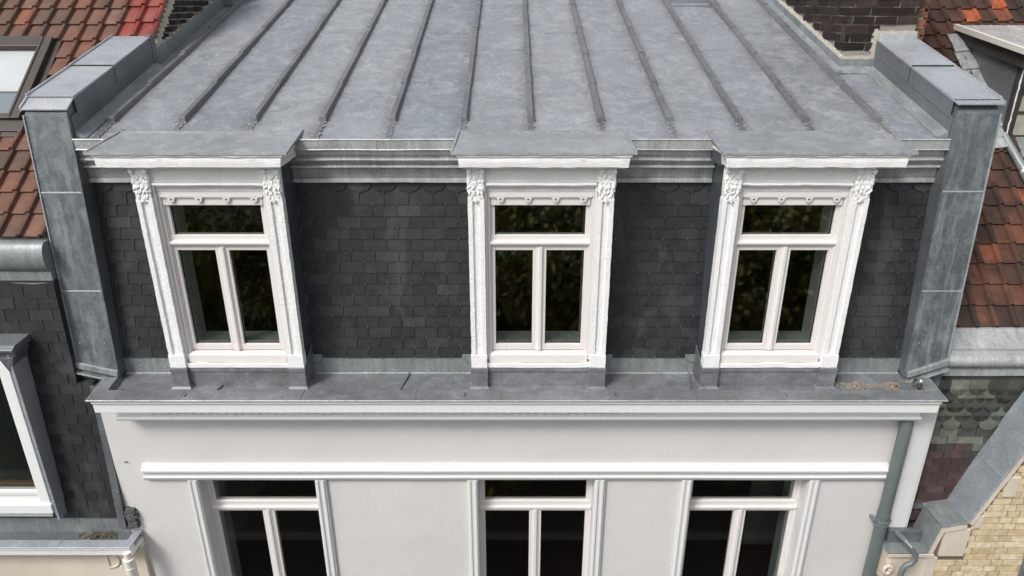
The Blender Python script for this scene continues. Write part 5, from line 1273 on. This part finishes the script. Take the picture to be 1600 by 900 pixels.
def litter(name, mats, x0, x1, y0, y1, z, n, sz, label, cat, hump=.012, kind='stuff'):
    mb = MB()
    for k in range(n):
        u, v = rng.uniform(-1, 1), rng.uniform(-1, 1)
        if noise.noise(Vector((u * 3.2 + x0, v * 1.6, 3.7))) * .8 + 1.0 - max(abs(u), abs(v)) ** 1.3 * .95 + rng.gauss(0, .10) < .42: continue
        x, y = (x0 + x1) / 2 + u * (x1 - x0) / 2, (y0 + y1) / 2 + v * (y1 - y0) / 2
        h = hump * max(0, 1 - u * u - v * v) * rng.random(); s = sz * rng.uniform(.5, 1.4); a = rng.uniform(0, 6.3)
        c_, s_ = math.cos(a) * s, math.sin(a) * s; zz = z + h
        mb.add([(x - c_, y - s_, zz), (x + s_ * .5, y - c_ * .5, zz + s * .3), (x + c_, y + s_, zz + s * .2), (x - s_ * .5, y + c_ * .5, zz + s * .7)], [(0, 1, 2), (0, 2, 3), (0, 1, 3), (1, 2, 3)], rng.randrange(len(mats)) if rng.random() < .25 else 0)
    o = mb.build(name, mats)
    tag(o, label, cat, kind=kind); return o
litter('gutter_silt', ['silt', 'mortar', 'rust_leaf'], 3.12, 4.02, 5.86, 6.08, FZ + .004, 9000, .0048, 'light brown grit settled in the right end of the white house gutter', 'silt', .006)
litter('moss_clump', ['moss', 'silt', 'rust_leaf'], -4.66, -4.18, 5.83, 5.97, LFZ + .004, 4200, .0075, 'dry brown moss lying in the left house gutter', 'moss', .035)
litter('dead_leaves', ['rust_leaf', 'moss'], -3.88, -3.74, 5.85, 5.93, FZ + .006, 90, .010, 'few dry leaf scraps in the left corner of the white house gutter', 'leaves', .01)
mb = MB()
for k in range(7):
    a = k * .9; mb.tube([(3.775, 5.965, FZ + .008), (3.775 + .012 * math.cos(a), 5.965 + .012 * math.sin(a), FZ + .02 + .002 * k)], [.009, .004], 6)
tag(mb.build('pine_cone', 'rust_leaf', smooth=True), 'small rust brown cone lying on the grit in the gutter', 'cone')

# ================================================================ trees across the street (they show in the window glass)
def tree(x, y, h, spread, seed, label):
    r = random.Random(seed)
    t = thing('street_tree', label, 'tree', (x, y, 0), 'street trees facing the house')
    b = MB(); b.tube([(x, y, GZ + .1), (x + .1, y, GZ + h * .3), (x - .1, y + .1, GZ + h * .6), (x, y, GZ + h * .85)], [.26, .20, .13, .04], 12)
    cl = []
    for k in range(18):
        a = r.uniform(0, 6.28); hh = h * r.uniform(.10, .72); L = spread * r.uniform(.5, .95)
        p0 = Vector((x, y, GZ + hh)); p1 = p0 + Vector((math.cos(a) * L * .5, math.sin(a) * L * .5, L * .35)); p2 = p0 + Vector((math.cos(a) * L, math.sin(a) * L, L * .5))
        b.tube([p0, p1, p2], [.08, .045, .015], 6); cl += [(p1, .9), (p2, 1.1), ((p1 + p2) / 2, 1.0)]
    cl.append((Vector((x, y, GZ + h * .9)), 1.2))
    b.build('trunk', 'bark', t, smooth=True)
    f = MB()
    for c_, R_ in cl:
        tone = r.random() * .55
        for k in range(240):
            d = Vector((r.gauss(0, 1), r.gauss(0, 1), r.gauss(0, .8))).normalized() * R_ * r.random() ** .45
            p = c_ + d; u = Vector((r.gauss(0, 1), r.gauss(0, 1), r.gauss(0, 1))).normalized(); w = u.orthogonal().normalized(); s = r.uniform(.08, .15)
            f.add([p - u * s, p + w * s * .6, p + u * s, p - w * s * .6], [(0, 1, 2, 3)], 0, min(1, max(0, tone + r.gauss(.2, .18))))
    f.build('crown', 'leaf', t)
spots = [(-9.6, -3.6, 8.4), (-4.8, -4.0, 8.8), (0.2, -3.7, 8.2), (5.2, -4.0, 8.8), (10.2, -3.6, 8.4),
         (-17.0, -11.0, 10.5), (-12.0, -9.5, 11.2), (-6.5, -9.5, 11.2), (-1.6, -9.5, 11.2), (3.4, -9.5, 11.2), (8.6, -9.5, 11.2), (13.5, -9.5, 11.2), (18.5, -11.0, 10.5)]
wh = ['far left', 'left', 'middle', 'right', 'far right']
for k, (tx, ty, th) in enumerate(spots):
    if k < 5: lab = wh[k] + ' yellowing tree of the near row across the road, reflected in the windows'
    else: lab = ['first', 'second', 'third', 'fourth', 'fifth', 'sixth', 'seventh', 'eighth'][k - 5] + ' yellowing tree from the left in the far row behind the near trees'
    tree(tx, ty, th, 3.4, k + 1, lab)
